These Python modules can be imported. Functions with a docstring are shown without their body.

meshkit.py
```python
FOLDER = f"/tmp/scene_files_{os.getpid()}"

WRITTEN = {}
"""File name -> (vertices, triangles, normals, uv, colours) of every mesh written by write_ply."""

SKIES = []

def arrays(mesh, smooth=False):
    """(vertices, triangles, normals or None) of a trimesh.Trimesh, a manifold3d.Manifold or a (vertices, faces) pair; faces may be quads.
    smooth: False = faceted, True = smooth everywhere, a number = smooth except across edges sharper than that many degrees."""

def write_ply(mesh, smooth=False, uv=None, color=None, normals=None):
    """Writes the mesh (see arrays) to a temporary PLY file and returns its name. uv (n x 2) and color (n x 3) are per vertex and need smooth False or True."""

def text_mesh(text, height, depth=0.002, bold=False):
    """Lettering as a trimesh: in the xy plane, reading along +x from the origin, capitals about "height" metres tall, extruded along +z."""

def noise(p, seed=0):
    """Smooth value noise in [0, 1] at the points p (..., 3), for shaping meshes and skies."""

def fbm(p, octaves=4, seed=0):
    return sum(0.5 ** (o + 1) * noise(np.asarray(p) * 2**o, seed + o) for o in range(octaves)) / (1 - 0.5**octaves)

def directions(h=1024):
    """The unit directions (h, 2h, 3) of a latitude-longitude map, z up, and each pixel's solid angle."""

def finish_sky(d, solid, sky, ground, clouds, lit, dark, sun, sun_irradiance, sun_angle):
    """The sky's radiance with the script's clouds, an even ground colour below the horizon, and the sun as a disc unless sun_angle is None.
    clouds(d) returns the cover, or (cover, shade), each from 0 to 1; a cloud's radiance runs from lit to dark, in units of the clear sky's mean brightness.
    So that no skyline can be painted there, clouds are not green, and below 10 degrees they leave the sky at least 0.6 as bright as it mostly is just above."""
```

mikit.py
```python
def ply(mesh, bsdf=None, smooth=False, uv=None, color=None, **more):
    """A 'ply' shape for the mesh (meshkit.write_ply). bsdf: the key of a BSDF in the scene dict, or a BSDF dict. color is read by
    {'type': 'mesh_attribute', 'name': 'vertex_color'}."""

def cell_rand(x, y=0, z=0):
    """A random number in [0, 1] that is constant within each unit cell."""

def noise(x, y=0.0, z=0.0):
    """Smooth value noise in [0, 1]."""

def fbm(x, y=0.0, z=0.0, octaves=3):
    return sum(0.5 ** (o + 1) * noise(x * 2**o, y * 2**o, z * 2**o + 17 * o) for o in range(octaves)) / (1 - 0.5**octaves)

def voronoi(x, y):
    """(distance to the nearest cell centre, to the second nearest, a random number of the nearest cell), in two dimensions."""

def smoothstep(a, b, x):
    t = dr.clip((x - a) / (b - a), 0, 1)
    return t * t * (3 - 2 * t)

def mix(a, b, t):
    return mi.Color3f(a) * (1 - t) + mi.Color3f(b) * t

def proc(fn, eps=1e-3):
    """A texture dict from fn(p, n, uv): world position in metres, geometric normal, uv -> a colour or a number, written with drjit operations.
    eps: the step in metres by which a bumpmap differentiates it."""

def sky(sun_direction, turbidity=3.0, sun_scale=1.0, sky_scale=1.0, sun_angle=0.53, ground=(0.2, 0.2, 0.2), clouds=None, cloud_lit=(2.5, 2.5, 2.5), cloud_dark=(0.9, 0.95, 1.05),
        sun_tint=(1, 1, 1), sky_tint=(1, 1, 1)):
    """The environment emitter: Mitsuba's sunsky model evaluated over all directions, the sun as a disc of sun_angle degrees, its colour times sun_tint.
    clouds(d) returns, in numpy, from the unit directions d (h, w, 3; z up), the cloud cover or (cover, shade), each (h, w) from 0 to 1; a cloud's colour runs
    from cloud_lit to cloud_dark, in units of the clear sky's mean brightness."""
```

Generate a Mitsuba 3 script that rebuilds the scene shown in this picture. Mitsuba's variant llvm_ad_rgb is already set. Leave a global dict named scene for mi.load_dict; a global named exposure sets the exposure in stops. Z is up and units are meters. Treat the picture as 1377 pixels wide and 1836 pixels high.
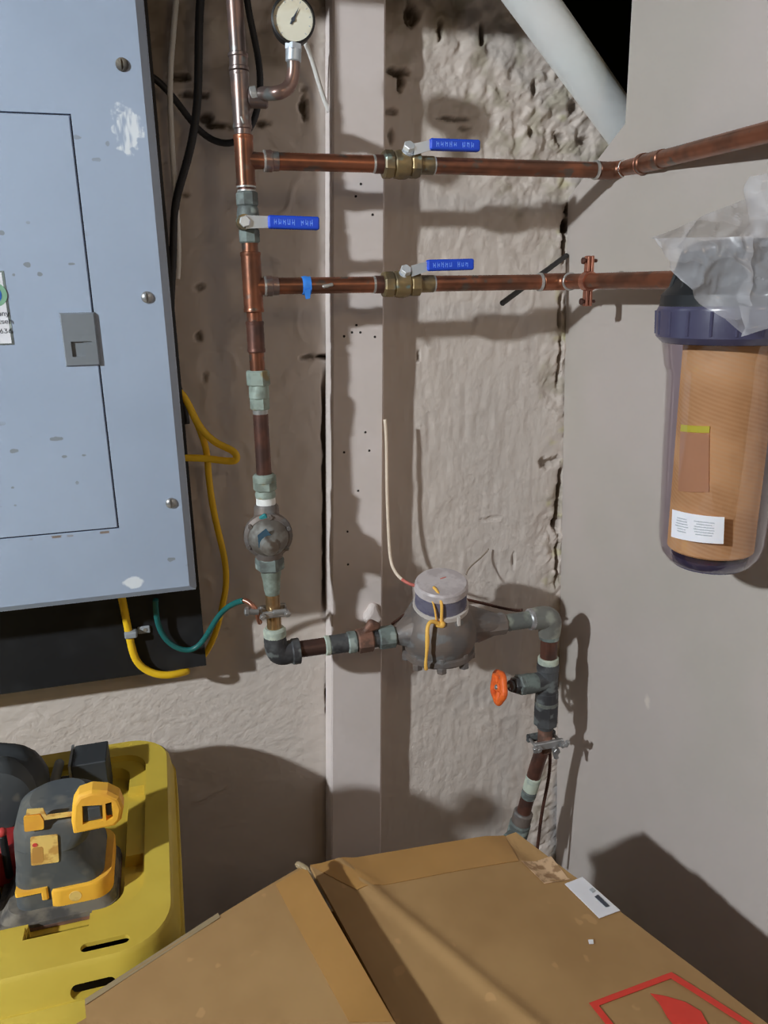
import math, numpy as np, trimesh, manifold3d, shapely.geometry as sg
import drjit as dr, mitsuba as mi, mikit, meshkit
from manifold3d import Manifold
T = mi.ScalarTransform4f
scene, labels = {}, {}

# ------------------------------------------------------------------ camera, lights, exposure
F_PX, W, H = 1379.0, 1377, 1836
yaw, pitch, roll = np.radians(15.8), np.radians(15.7), np.radians(1.1)
CAM = np.array([0, -1.10, 1.55])
fw = np.array([np.sin(yaw)*np.cos(pitch), np.cos(yaw)*np.cos(pitch), -np.sin(pitch)])
_r = np.cross(fw, [0, 0, 1]); _r /= np.linalg.norm(_r); _u = np.cross(_r, fw)
rt = np.cos(roll)*_r - np.sin(roll)*_u
up = np.cos(roll)*_u + np.sin(roll)*_r
scene['camera'] = {'type': 'perspective', 'fov': float(2*np.degrees(np.arctan(W/2/F_PX))), 'fov_axis': 'x',
                   'near_clip': 0.01, 'far_clip': 50.0,
                   'to_world': T().look_at(origin=CAM.tolist(), target=(CAM+fw).tolist(), up=up.tolist())}
scene['room_glow'] = {'type': 'constant', 'radiance': {'type': 'rgb', 'value': [0.032, 0.025, 0.016]}}
LAMP, LAMP2 = [-1.72, -1.44, 2.2], [0.50, -1.75, 2.05]
scene['lamp_bulb'] = {'type': 'sphere', 'center': LAMP, 'radius': 0.04,
                      'emitter': {'type': 'area', 'radiance': {'type': 'rgb', 'value': [2880, 3130, 3300]}}}
scene['lamp_globe'] = {'type': 'sphere', 'center': LAMP2, 'radius': 0.10,
                       'emitter': {'type': 'area', 'radiance': {'type': 'rgb', 'value': [13.5, 10.0, 6.2]}}}
exposure = 0.0
labels['lamp_bulb'] = {'label': 'bare bright bulb at the ceiling left of the panel', 'category': 'lamp'}
labels['lamp_globe'] = {'label': 'dim warm globe lamp at the ceiling behind the viewer', 'category': 'lamp'}

# ------------------------------------------------------------------ picking points on real planes
def ray(x, y): return fw + rt*(x-688.5)/F_PX - up*(y-918)/F_PX
def aY(x, y, Y):
    d = ray(x, y); return CAM + d*(Y-CAM[1])/d[1]
def aX(x, y, X):
    d = ray(x, y); return CAM + d*(X-CAM[0])/d[0]
def aZ(x, y, Z):
    d = ray(x, y); return CAM + d*(Z-CAM[2])/d[2]
def mpp(P): return float((np.asarray(P)-CAM) @ fw / F_PX)      # metres per photo pixel there
def lin(r, g, b):
    c = np.array([r, g, b])/255.0
    return np.where(c < .04045, c/12.92, ((c+.055)/1.055)**2.4)
def A(r, g, b, k=1.5): return np.clip(lin(r, g, b)*k, 0, .92).tolist()

# ------------------------------------------------------------------ materials
def rgb(c): return {'type': 'rgb', 'value': [float(v) for v in c]}
def two(b): return {'type': 'twosided', 'bsdf': b}
def prin(c, rough=.5, metal=0., **k):
    return two({'type': 'principled', 'base_color': c if isinstance(c, dict) else rgb(c), 'roughness': rough, 'metallic': metal, **k})
def c3(c): return mi.Color3f(*[float(v) for v in c])
def nfb(p, s, o=3, off=0.): return mikit.fbm(p.x*s+off, p.y*s+off*1.7, p.z*s+off*.6, o)
def blotch(c1, c2, s, lo, hi, off=0., c3_=None, s3=90., lo3=.55, hi3=.7):
    def fn(p, n, uv):
        c = mikit.mix(c3(c1), c3(c2), mikit.smoothstep(lo, hi, nfb(p, s, 4, off)))
        if c3_ is not None:
            c = mikit.mix(c, c3(c3_), mikit.smoothstep(lo3, hi3, nfb(p, s3, 3, off+9)))
        return c
    return mikit.proc(fn)
def bump(b, fn, scale=1.0): return two({'type': 'bumpmap', 'arbitrary': mikit.proc(fn), 'scale': scale, 'bsdf': b['bsdf']})

M = {}
def mat(k, d): scene['mat_'+k] = d; M[k] = 'mat_'+k
def fine(p, n, uv): return .0016*nfb(p, 90., 3) + .0007*nfb(p, 330., 2, 4.)
mat('plaster', two({'type': 'bumpmap', 'arbitrary': mikit.proc(fine, 8e-4), 'scale': 1.0,
     'bsdf': {'type': 'principled', 'base_color': {'type': 'mesh_attribute', 'name': 'vertex_color'}, 'roughness': .62, 'specular': .35}}))
def dryw(p, n, uv):
    c = mikit.mix(c3(A(160, 151, 146)), c3(A(155, 148, 141)), mikit.smoothstep(.3, .7, nfb(p, 5., 3)))
    w = mikit.smoothstep(.018, .006, dr.sqrt(dr.square((p.y+.255)*1.6)+dr.square(p.z-.985)) + .008*nfb(p, 120., 2))
    return mikit.mix(c, c3(A(196, 186, 176)), w*.5)
mat('drywall', prin(mikit.proc(dryw), .6, specular=.3))
mat('gypsum', prin(A(150, 146, 140), .9))
mat('board_paint', prin(blotch(A(184, 174, 170), A(179, 169, 164), 14., .3, .7, 2.), .5, specular=.35))
mat('dark_wood', prin(blotch([.05, .035, .022], [.10, .07, .045], 30., .3, .7), .8))
mat('void', prin(blotch([.010, .009, .008], [.03, .022, .013], 12., .5, .75), .95))
mat('concrete', prin(blotch([.22, .2, .18], [.3, .28, .25], 9., .3, .7), .9))
mat('hole', prin([.02, .017, .014], .9))
P_BL1, P_BL2 = aY(228, 230, -.163), aY(239, 1045, -.163)
def panelc(p, n, uv):
    c = mikit.mix(c3(A(144, 156, 174, 1.36)), c3(A(139, 151, 169, 1.36)), mikit.smoothstep(.3, .7, nfb(p, 6., 3)))
    wob = nfb(p, 160., 3)
    def spot(P, rx, rz, w=.5):
        return mikit.smoothstep(1., .72, dr.sqrt(dr.square((p.x-P[0])/rx)+dr.square((p.z-P[2])/rz)) + (wob-.5)*w*2)
    wh = dr.maximum(spot(P_BL1, .0165, .024, .5)*mikit.smoothstep(.25, .6, nfb(mi.Point3f(p.x*3, p.y, p.z*.5), 120., 2)), spot(P_BL2, .0125, .0085, .25))
    c = mikit.mix(c, c3([.80, .84, .88]), wh*.9)
    sp = mikit.smoothstep(.80, .83, nfb(p, 95., 2, 5.))*mikit.smoothstep(.55, .65, nfb(p, 9., 2, 1.))
    c = mikit.mix(c, c3([.22, .24, .26]), sp*.8)
    q = aY(135, 955, -.163)
    rust = mikit.smoothstep(.0022, .0006, dr.abs(p.z-(q[2]-.003)))*mikit.smoothstep(.42, .55, nfb(p, 110., 2, 3.))*mikit.smoothstep(.055, .04, dr.abs(p.x-q[0]))
    return mikit.mix(c, c3([.22, .17, .14]), rust)
mat('panel', prin(mikit.proc(panelc), .42, specular=.45))
mat('latch', prin(A(112, 117, 122, 1.2), .5))
mat('seam', prin([.06, .07, .085], .6))
mat('ply_black', prin(blotch([.012, .012, .013], [.03, .032, .036], 10., .45, .7), .5, specular=.4))
mat('copper', prin(blotch([.34, .128, .070], [.17, .078, .050], 26., .35, .65, 0., [.16, .12, .10], 70., .6, .75), .34, .75))
mat('copper_dull', prin(blotch([.30, .19, .16], [.20, .155, .145], 30., .35, .6, 3., [.30, .32, .31], 50., .55, .7), .33, .7))
mat('copper_bright', prin(blotch([.62, .27, .18], [.45, .19, .13], 40., .4, .6), .3, .8))
mat('copper_dark', prin(blotch([.16, .07, .05], [.09, .05, .042], 30., .35, .65, 1.), .42, .55))
mat('solder', prin(blotch([.6, .6, .58], [.42, .42, .40], 80., .4, .6), .35, .6))
mat('brass', prin(blotch([.30, .22, .11], [.16, .13, .085], 45., .35, .6, 5., [.27, .36, .33], 60., .6, .72), .42, .6))
mat('brass_green', prin(blotch([.33, .40, .35], [.22, .26, .22], 55., .38, .6, 2., [.30, .24, .12], 40., .55, .7), .6, .25))
mat('brass_bright', prin(blotch([.50, .33, .17], [.36, .24, .13], 50., .4, .6), .25, .8))
mat('verdigris', prin(blotch([.20, .245, .23], [.12, .135, .13], 60., .35, .6, 7., [.36, .42, .39], 50., .6, .72), .6, .2))
mat('pale_green', prin(blotch([.50, .55, .45], [.38, .44, .38], 80., .4, .6), .65))
mat('iron', prin(blotch([.10, .105, .11], [.055, .055, .06], 45., .35, .6, 1., [.18, .20, .20], 60., .58, .72), .5, .35))
mat('iron_green', prin(blotch([.30, .33, .28], [.16, .17, .16], 40., .38, .6, 6.), .5, .35))
mat('pale_iron', prin(blotch([.36, .37, .31], [.20, .20, .18], 40., .38, .6, 6.), .45, .3))
mat('rust', prin(blotch([.26, .13, .09], [.14, .08, .06], 60., .4, .6), .65, .2))
mat('bronze', prin(blotch([.20, .162, .14], [.15, .135, .13], 38., .35, .65, 2., [.2, .2, .2], 60., .62, .78), .55, .3))
mat('bell', prin(blotch([.17, .15, .13], [.30, .30, .28], 45., .4, .65, 4., [.12, .09, .07], 60., .55, .7), .5, .35))
mat('zinc', prin(blotch([.55, .56, .57], [.38, .38, .38], 60., .4, .6), .35, .75))
mat('teflon', prin([.82, .82, .80], .6))
mat('steel', prin([.60, .66, .72], .38, .6))
mat('nut_white', prin([.75, .78, .80], .35, .4))
mat('blue', prin(A(28, 62, 170, 1.6), .42, specular=.4))
mat('blue_light', prin(A(90, 125, 205, 1.6), .5))
mat('blue_tape', prin(A(45, 110, 190, 1.6), .6))
mat('teal', prin([.03, .25, .27], .6))
mat('tag_blue', prin([.035, .085, .13], .6))
mat('dial', prin(blotch([.78, .74, .60], [.62, .54, .37], 40., .5, .75), .45))
mat('black', prin([.015, .015, .016], .45))
mat('black_rubber', prin([.022, .022, .024], .55))
mat('white_cable', prin(A(175, 165, 158), .5))
mat('pale_cable', prin([.80, .78, .74], .5))
mat('grey_cable', prin(A(125, 112, 100), .55))
mat('tan_wire', prin(A(190, 175, 158), .5))
mat('red_wire', prin(A(170, 90, 80), .5))
mat('yellow_cable', prin(A(225, 170, 30, 1.4), .45))
mat('green_wire', prin(A(22, 84, 82, 1.4), .4))
mat('grey_plastic', prin(A(130, 134, 138, 1.4), .5))
mat('pvc', prin(blotch(A(216, 224, 234, 1.3), A(210, 218, 229, 1.3), 8., .4, .7), .4, specular=.45))
mat('orange', prin(blotch(A(226, 96, 36, 1.4), A(190, 80, 35, 1.4), 60., .5, .7), .5))
mat('lid_grey', prin(blotch(A(165, 158, 158), A(150, 142, 142), 60., .4, .6), .4))
mat('reg_blue', prin(blotch(A(90, 88, 102), A(72, 70, 90), 60., .4, .6), .45))
mat('collar', prin(A(165, 158, 152), .6))
mat('glue', prin(A(205, 160, 75), .5))
mat('yellow', prin(blotch(A(186, 162, 64, 1.28), A(178, 153, 58, 1.28), 10., .4, .7), .45, specular=.4))
mat('tote', prin([.03, .03, .033], .5))
mat('tool_yellow', prin(blotch(A(232, 168, 56, 1.25), A(216, 156, 58, 1.25), 40., .45, .7), .5))
mat('tool_grey', prin(blotch(A(70, 74, 76, 1.2), A(88, 88, 84, 1.2), 30., .45, .75, 0., A(112, 108, 98, 1.2), 50., .6, .85), .6))
mat('tool_dark', prin(blotch(A(50, 53, 56, 1.1), A(66, 70, 73, 1.1), 20., .45, .7), .55))
mat('dusty', prin(blotch(A(98, 92, 82), A(62, 60, 58), 60., .4, .65), .8))
mat('sticker_tan', prin(blotch(A(198, 168, 96), A(170, 130, 66), 90., .45, .6), .5))
mat('red', prin([.33, .02, .02], .5))
mat('red_bright', prin([.60, .06, .05], .5))
CARD = [A(142, 112, 74), A(132, 102, 66)]
def cardc(p, n, uv):
    c = mikit.mix(c3(CARD[0]), c3(CARD[1]), mikit.smoothstep(.3, .7, nfb(p, 12., 4)))
    c = mikit.mix(c, c3(A(168, 132, 90)), mikit.smoothstep(.72, .8, nfb(p, 60., 3, 4.))*.35)
    return c
mat('card', prin(mikit.proc(cardc), .62, specular=.3))
def cardt(p, n, uv):
    return mikit.mix(c3(A(150, 112, 64)), c3(A(140, 104, 58)), mikit.smoothstep(.3, .7, nfb(p, 14., 3)))
mat('card_tape', prin(mikit.proc(cardt), .3, specular=.5))
mat('card_torn', prin(blotch(A(166, 138, 108), A(126, 98, 70), 130., .4, .6), .9))
mat('tape_clear', prin(A(128, 112, 86), .25, specular=.6))
mat('print_red', prin(A(178, 48, 36, 1.5), .6))
mat('label_white', prin([.80, .80, .84], .45))
mat('ink', prin([.05, .06, .08], .6))
mat('ink_soft', prin([.42, .45, .48], .6))
mat('cap_black', prin([.014, .016, .018], .4))
mat('sump', {'type': 'thindielectric', 'int_ior': 1.5, 'specular_transmittance': rgb([.74, .69, .76])})
mat('ring', prin([.055, .052, .10], .22, specular=.7, clearcoat=.6))
def cart(p, n, uv):
    ang = dr.atan2(p.y+.48, p.x-.515)
    w = dr.sin((p.z*1.0 + ang*.012)*2*np.pi/.0042)*.5+.5
    c = mikit.mix(c3(A(186, 148, 96, 1.9)), c3(A(168, 130, 80, 1.9)), mikit.smoothstep(.35, .65, nfb(p, 25., 3)))
    return mikit.mix(c, c3(A(212, 170, 124, 1.6)), w*.3)
mat('cartridge', prin(mikit.proc(cart), .75))
mat('film', {'type': 'blendbsdf', 'weight': .36,
             'a': {'type': 'thindielectric', 'int_ior': 1.6},
             'b': two({'type': 'principled', 'base_color': rgb([.62, .62, .66]), 'roughness': .3, 'specular': .9})})
mat('lime', prin(A(190, 190, 60, 1.6), .6))

# ------------------------------------------------------------------ building helpers
def key_of(name):
    if name not in scene: return name
    k = 1
    while f'{name}_{k:03d}' in scene: k += 1
    return f'{name}_{k:03d}'
taken = set()
def thing(name, label, cat, group=None):
    k, i = name, 0
    while k in taken: i += 1; k = f'{name}_{i:03d}'
    taken.add(k)
    labels[k] = {'label': label, 'category': cat}
    if group: labels[k]['group'] = group
    return k
def part(root, name, mesh, m, smooth=32, label=None, **kw):
    k = key_of(root + '__' + name)
    scene[k] = mikit.ply(mesh, M[m], smooth=smooth, **kw)
    if label: labels[k] = {'label': label}
    return k
def solo(name, mesh, m, label, cat, smooth=32, group=None):
    k = thing(name, label, cat, group); scene[k] = mikit.ply(mesh, M[m], smooth=smooth); return k
def struct(name, mesh, m, smooth=False, label=None, **kw):
    scene[name] = mikit.ply(mesh, M[m], smooth=smooth, **kw)
    labels[name] = {'kind': 'structure', **({'label': label} if label else {})}; taken.add(name)
cat = trimesh.util.concatenate
def man(m):
    return Manifold(manifold3d.Mesh(np.asarray(m.vertices, np.float32), np.asarray(m.faces, np.uint32)))
def tri(m):
    q = m.to_mesh(); return trimesh.Trimesh(q.vert_properties[:, :3], q.tri_verts, process=False)
def box(x0, x1, y0, y1, z0, z1):
    b = trimesh.creation.box([x1-x0, y1-y0, z1-z0]); b.apply_translation([(x0+x1)/2, (y0+y1)/2, (z0+z1)/2]); return b
_ico = trimesh.creation.icosphere(2).vertices
def hull(balls):
    return tri(Manifold.hull_points(np.vstack([np.asarray(c)+_ico*r for c, r in balls]).astype(np.float32)))
def rbox(c, size, r, R=None):
    sx, sy, sz = [max(s/2-r, 1e-5) for s in size]
    m = hull([((a*sx, b*sy, g*sz), r) for a in (-1, 1) for b in (-1, 1) for g in (-1, 1)])
    if R is not None: m.apply_transform(R)
    m.apply_translation(c); return m
def frame(d):
    d = np.asarray(d, float)/np.linalg.norm(d)
    a = np.cross([0, 0, 1] if abs(d[2]) < .9 else [0, 1, 0], d); a /= np.linalg.norm(a)
    return np.stack([a, np.cross(d, a), d], 1)
def lathe(p, d, prof, n=28, rot=0.):
    """profile [(distance along d, radius)] revolved about the line from p along d; closed at both ends"""
    prof = [(prof[0][0], 0.)] + list(prof) + [(prof[-1][0], 0.)]
    R = frame(d); v, f = [], []
    th = np.arange(n)*2*np.pi/n + rot
    for t, r in prof:
        v.append(np.stack([r*np.cos(th), r*np.sin(th), np.full(n, t)], 1))
    v = np.vstack(v)
    for i in range(len(prof)-1):
        for j in range(n):
            a, b, c, e = i*n+j, i*n+(j+1) % n, (i+1)*n+(j+1) % n, (i+1)*n+j
            f += [[a, b, c], [a, c, e]]
    m = trimesh.Trimesh(v @ R.T + np.asarray(p), f, process=False)
    m.merge_vertices(); m.update_faces(m.nondegenerate_faces()); return m
def rod(p, q, r, n=24, b=None):
    p, q = np.asarray(p, float), np.asarray(q, float); L = np.linalg.norm(q-p)
    b = min(r*.15, L*.2) if b is None else b
    return lathe(p, q-p, [(0, r-b), (b, r), (L-b, r), (L, r-b)], n)
def hexn(p, q, r, n=6, rot=.26):
    p, q = np.asarray(p, float), np.asarray(q, float); L = np.linalg.norm(q-p); b = min(r*.12, L*.2)
    return lathe(p, q-p, [(0, r-b), (b, r), (L-b, r), (L, r-b)], n, rot)
def spline(pts, n=10):
    P = np.asarray(pts, float)
    if len(P) < 3: return np.linspace(P[0], P[-1], n)
    from scipy.interpolate import CubicSpline
    t = np.concatenate([[0], np.cumsum(np.sqrt(np.linalg.norm(np.diff(P, axis=0), axis=1)))])
    return CubicSpline(t, P)(np.linspace(0, t[-1], n*(len(P)-1)+1))
def tube(pts, r, n=12, k=10, smooth=True):
    P = spline(pts, k) if smooth else np.asarray(pts, float)
    r = np.broadcast_to(r, (len(P),)) if np.ndim(r) == 0 or len(np.atleast_1d(r)) == len(P) else np.interp(np.linspace(0, 1, len(P)), np.linspace(0, 1, len(r)), r)
    t = np.gradient(P, axis=0); t /= np.linalg.norm(t, axis=1, keepdims=True)
    a = frame(t[0])[:, 0]; rings = []
    th = np.arange(n)*2*np.pi/n
    for i in range(len(P)):
        a = a - t[i]*(a @ t[i]); a /= np.linalg.norm(a); b = np.cross(t[i], a)
        rings.append(P[i] + r[i]*(np.cos(th)[:, None]*a + np.sin(th)[:, None]*b))
    v = np.vstack(rings + [P[:1], P[-1:]]); f = []
    for i in range(len(P)-1):
        for j in range(n):
            q, w = i*n+j, i*n+(j+1) % n
            f += [[q, w, w+n], [q, w+n, q+n]]
    e = len(P)*n
    for j in range(n):
        f += [[e, (j+1) % n, j], [e+1, (len(P)-1)*n+j, (len(P)-1)*n+(j+1) % n]]
    return trimesh.Trimesh(v, f, process=False)
def ptube(pix, Y, rpx, n=10):
    Ys = np.broadcast_to(Y, (len(pix),))
    P = [aY(x, y, yy) for (x, y), yy in zip(pix, Ys)]
    return tube(P, rpx*mpp(P[len(P)//2]), n)
def prism(pts, y0, y1):
    """polygon in (x, z) extruded along y"""
    m = trimesh.creation.extrude_polygon(sg.Polygon(pts), y1-y0, engine='earcut')
    v = m.vertices.copy(); m.vertices = np.stack([v[:, 0], y1-v[:, 2], v[:, 1]], 1)
    if m.volume < 0: m.invert()
    return m
def sheet(fn, nu, nv, th):
    """thin sheet: fn(u, v) -> points; th thick, offset along its own normal"""
    u, v = np.meshgrid(np.linspace(0, 1, nu), np.linspace(0, 1, nv), indexing='ij')
    P = fn(u, v)
    du, dv = np.gradient(P, axis=0), np.gradient(P, axis=1)
    n = np.cross(du, dv); n /= np.linalg.norm(n, axis=-1, keepdims=True)
    i = np.arange(nu*nv).reshape(nu, nv)
    a, b, c, d = i[:-1, :-1].ravel(), i[1:, :-1].ravel(), i[1:, 1:].ravel(), i[:-1, 1:].ravel()
    f = np.vstack([np.stack([a, b, c], 1), np.stack([a, c, d], 1)])
    if th == 0: return trimesh.Trimesh(P.reshape(-1, 3), f, process=False)
    e = np.concatenate([i[:, 0], i[-1, 1:], i[-2::-1, -1], i[0, -2:0:-1]]); e2 = np.roll(e, -1); N = nu*nv
    side = np.vstack([np.stack([e, e+N, e2+N], 1), np.stack([e, e2+N, e2], 1)])
    m = trimesh.Trimesh(np.vstack([P.reshape(-1, 3), (P-n*th).reshape(-1, 3)]), np.vstack([f, f[:, ::-1]+N, side]), process=False)
    if m.volume < 0: m.invert()
    return m
def bilin(p00, p10, p11, p01):
    p00, p10, p11, p01 = map(np.asarray, (p00, p10, p11, p01))
    return lambda u, v: ((1-u)*(1-v))[..., None]*p00 + (u*(1-v))[..., None]*p10 + (u*v)[..., None]*p11 + ((1-u)*v)[..., None]*p01
def fb(P, s, seed=0, o=3): return meshkit.fbm(np.asarray(P)*s+17.3, o, seed)-.5

# ------------------------------------------------------------------ the setting
STEP = .0023
xs, zs = np.arange(-.50, .80, STEP), np.arange(.2, 2.06, STEP)
gx, gz = np.meshgrid(xs, zs, indexing='ij')
G = np.stack([gx, gx*0, gz], -1)
def ss(a, b, x): t = np.clip((x-a)/(b-a), 0, 1); return t*t*(3-2*t)
rough = ss(.40, .62, gx + .55*(gz-1.62)) * ss(1.52, 1.72, gz)
rough = np.maximum(rough, .75*ss(.572, .61, gx + .02*np.sin(gz*23)))
rough = np.maximum(rough, .55*ss(1.78, 1.88, gz))
h = .008*fb(G, 5., 1, 3) + (.0012+.0028*ss(.2, .3, gx))*fb(G, 18., 2, 3)
h = h + (.0028*ss(.2, .33, gx) + .0008)*fb(G*np.array([2.4, 1, .4]), 42., 3, 4)
h = h + .0012*fb(G, 60., 8, 3)
ridge = np.abs(meshkit.fbm(G*np.array([9., 1, 6.])+7.7, 4, 41)-.5)
h = h + .0014*(ss(.05, .0, ridge)*ss(.45, .6, meshkit.fbm(G*4.+2., 2, 43)))
rdg = np.abs(meshkit.fbm(G*np.array([22., 1, 17.])+3.1, 4, 5)-.5)*2
rd2 = np.abs(meshkit.fbm(G*np.array([55., 1, 42.])+9.4, 3, 25)-.5)*2
h = h + rough*(.020*fb(G, 14., 4, 3) + .016*(rdg-.35) + .010*(rd2-.3)*ss(.35, .6, meshkit.fbm(G*10.+3., 2, 44)) + .006*fb(G, 75., 6, 3))
patch = np.zeros_like(gx)
rng = np.random.default_rng(5)
def dent(px, py, rx, rz, dep, darkw=1.):
    global h, patch
    P = aY(px, py, 0)
    d = np.sqrt(((gx-P[0])/rx)**2 + ((gz-P[2])/rz)**2) + 1.9*fb(G*np.array([1., 1., .7]), 110., int(px+py) % 50, 4)
    k = ss(1.25, .45, d); h = h - dep*k; patch = np.maximum(patch, k*darkw)
for q in [(712, 130, .020, .006, .012), (718, 146, .006, .014, .012), (742, 28, .006, .013, .014), (733, 22, .005, .016, .012), (812, 212, .028, .003, .006, .8),
          (866, 60, .004, .012, .012), (790, 55, .004, .014, .01), (700, 200, .01, .004, .006, .6), (835, 230, .008, .004, .005, .6), (750, 640, .003, .010, .004, .6), (700, 245, .004, .010, .006, .7),
          (348, 170, .016, .004, .008), (370, 215, .010, .006, .010), (385, 225, .016, .004, .010), (320, 138, .014, .004, .008), (470, 222, .010, .005, .008), (545, 190, .006, .018, .010),
          (330, 350, .006, .004, .004, .6), (357, 605, .005, .008, .005, .8), (358, 515, .008, .005, .004, .6), (368, 680, .005, .010, .004, .6), (578, 640, .014, .004, .014),
          (555, 640, .012, .004, .006, .8), (1000, 930, .006, .03, .016), (985, 830, .02, .008, .012, .4), (1005, 880, .004, .03, .02), (1000, 1000, .003, .05, .018), (1020, 400, .006, .02, .02),
          (1012, 430, .004, .03, .018), (1005, 560, .003, .03, .012, .7), (1004, 650, .003, .04, .012, .7), (1090, 225, .01, .012, .016), (1005, 245, .008, .010, .01, .8), (960, 155, .004, .012, .008, .7), (1062, 100, .01, .02, .012, .8),
          (1030, 190, .01, .01, .012, .7), (1050, 250, .012, .006, .01, .6), (955, 235, .005, .008, .008, .8), (590, 1210, .003, .03, .012), (586, 1250, .002, .03, .01), (880, 930, .02, .003, .003, .1), (920, 1010, .003, .016, .004, .2)]:
    dent(*q)
crk = aY(570, 450, 0)[0]
seam_shade = ss(.0065, .003, np.abs(gx-(.206+.042*(gz-.9))-.002*fb(G, 30., 31)*4))*ss(1.46, 1.40, gz)*ss(1.06, 1.12, gz)
h = h - .015*seam_shade; patch = np.maximum(patch, .8*seam_shade)  # groove left of the post, coloured dark to paint in its shadow line
lum = fb(G, 6., 11, 4)[..., None]; spk = fb(G, 40., 12, 3)[..., None]
paint = np.array(A(173, 163, 155))*(1+.10*lum+.06*spk)
bare = np.array(A(150, 142, 128))*(1+.3*spk)
raw = np.array([.16, .12, .085])*(1+.5*spk)  # raw stone in the dents; also colours the shadow line beside the post
rz = (rough*ss(.05, .22, fb(G, 34., 13, 3)+.04))[..., None]
col = paint*(1-rz)+bare*rz
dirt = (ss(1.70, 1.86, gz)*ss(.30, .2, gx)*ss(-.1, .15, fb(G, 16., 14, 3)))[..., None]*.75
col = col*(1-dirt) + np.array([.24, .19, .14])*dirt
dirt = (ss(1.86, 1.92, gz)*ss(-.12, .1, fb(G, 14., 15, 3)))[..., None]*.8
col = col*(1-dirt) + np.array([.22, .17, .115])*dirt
stain = (ss(.08, .28, fb(G*np.array([1., 1, .6]), 9., 16, 4))*ss(.26, .2, gx)*ss(1.1, 1.2, gz))[..., None]*.35
col = col*(1-stain) + np.array([.30, .23, .17])*stain
yel = (ss(.16, .3, fb(G, 45., 17, 2))*ss(.56, .60, gx)*ss(.9, 1.0, gz))[..., None]*.5
col = col*(1-yel)+np.array([.62, .58, .28])*yel
grey = (ss(.035, .02, np.abs(gx-.655)+.02*fb(G, 30., 18))*ss(.70, .66, gz))[..., None]*.7
col = col*(1-grey)+np.array([.36, .36, .37])*grey
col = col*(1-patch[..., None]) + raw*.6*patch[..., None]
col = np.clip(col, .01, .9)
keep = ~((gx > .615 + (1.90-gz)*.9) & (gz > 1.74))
V = np.stack([gx, -h, gz], -1).reshape(-1, 3)
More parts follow.
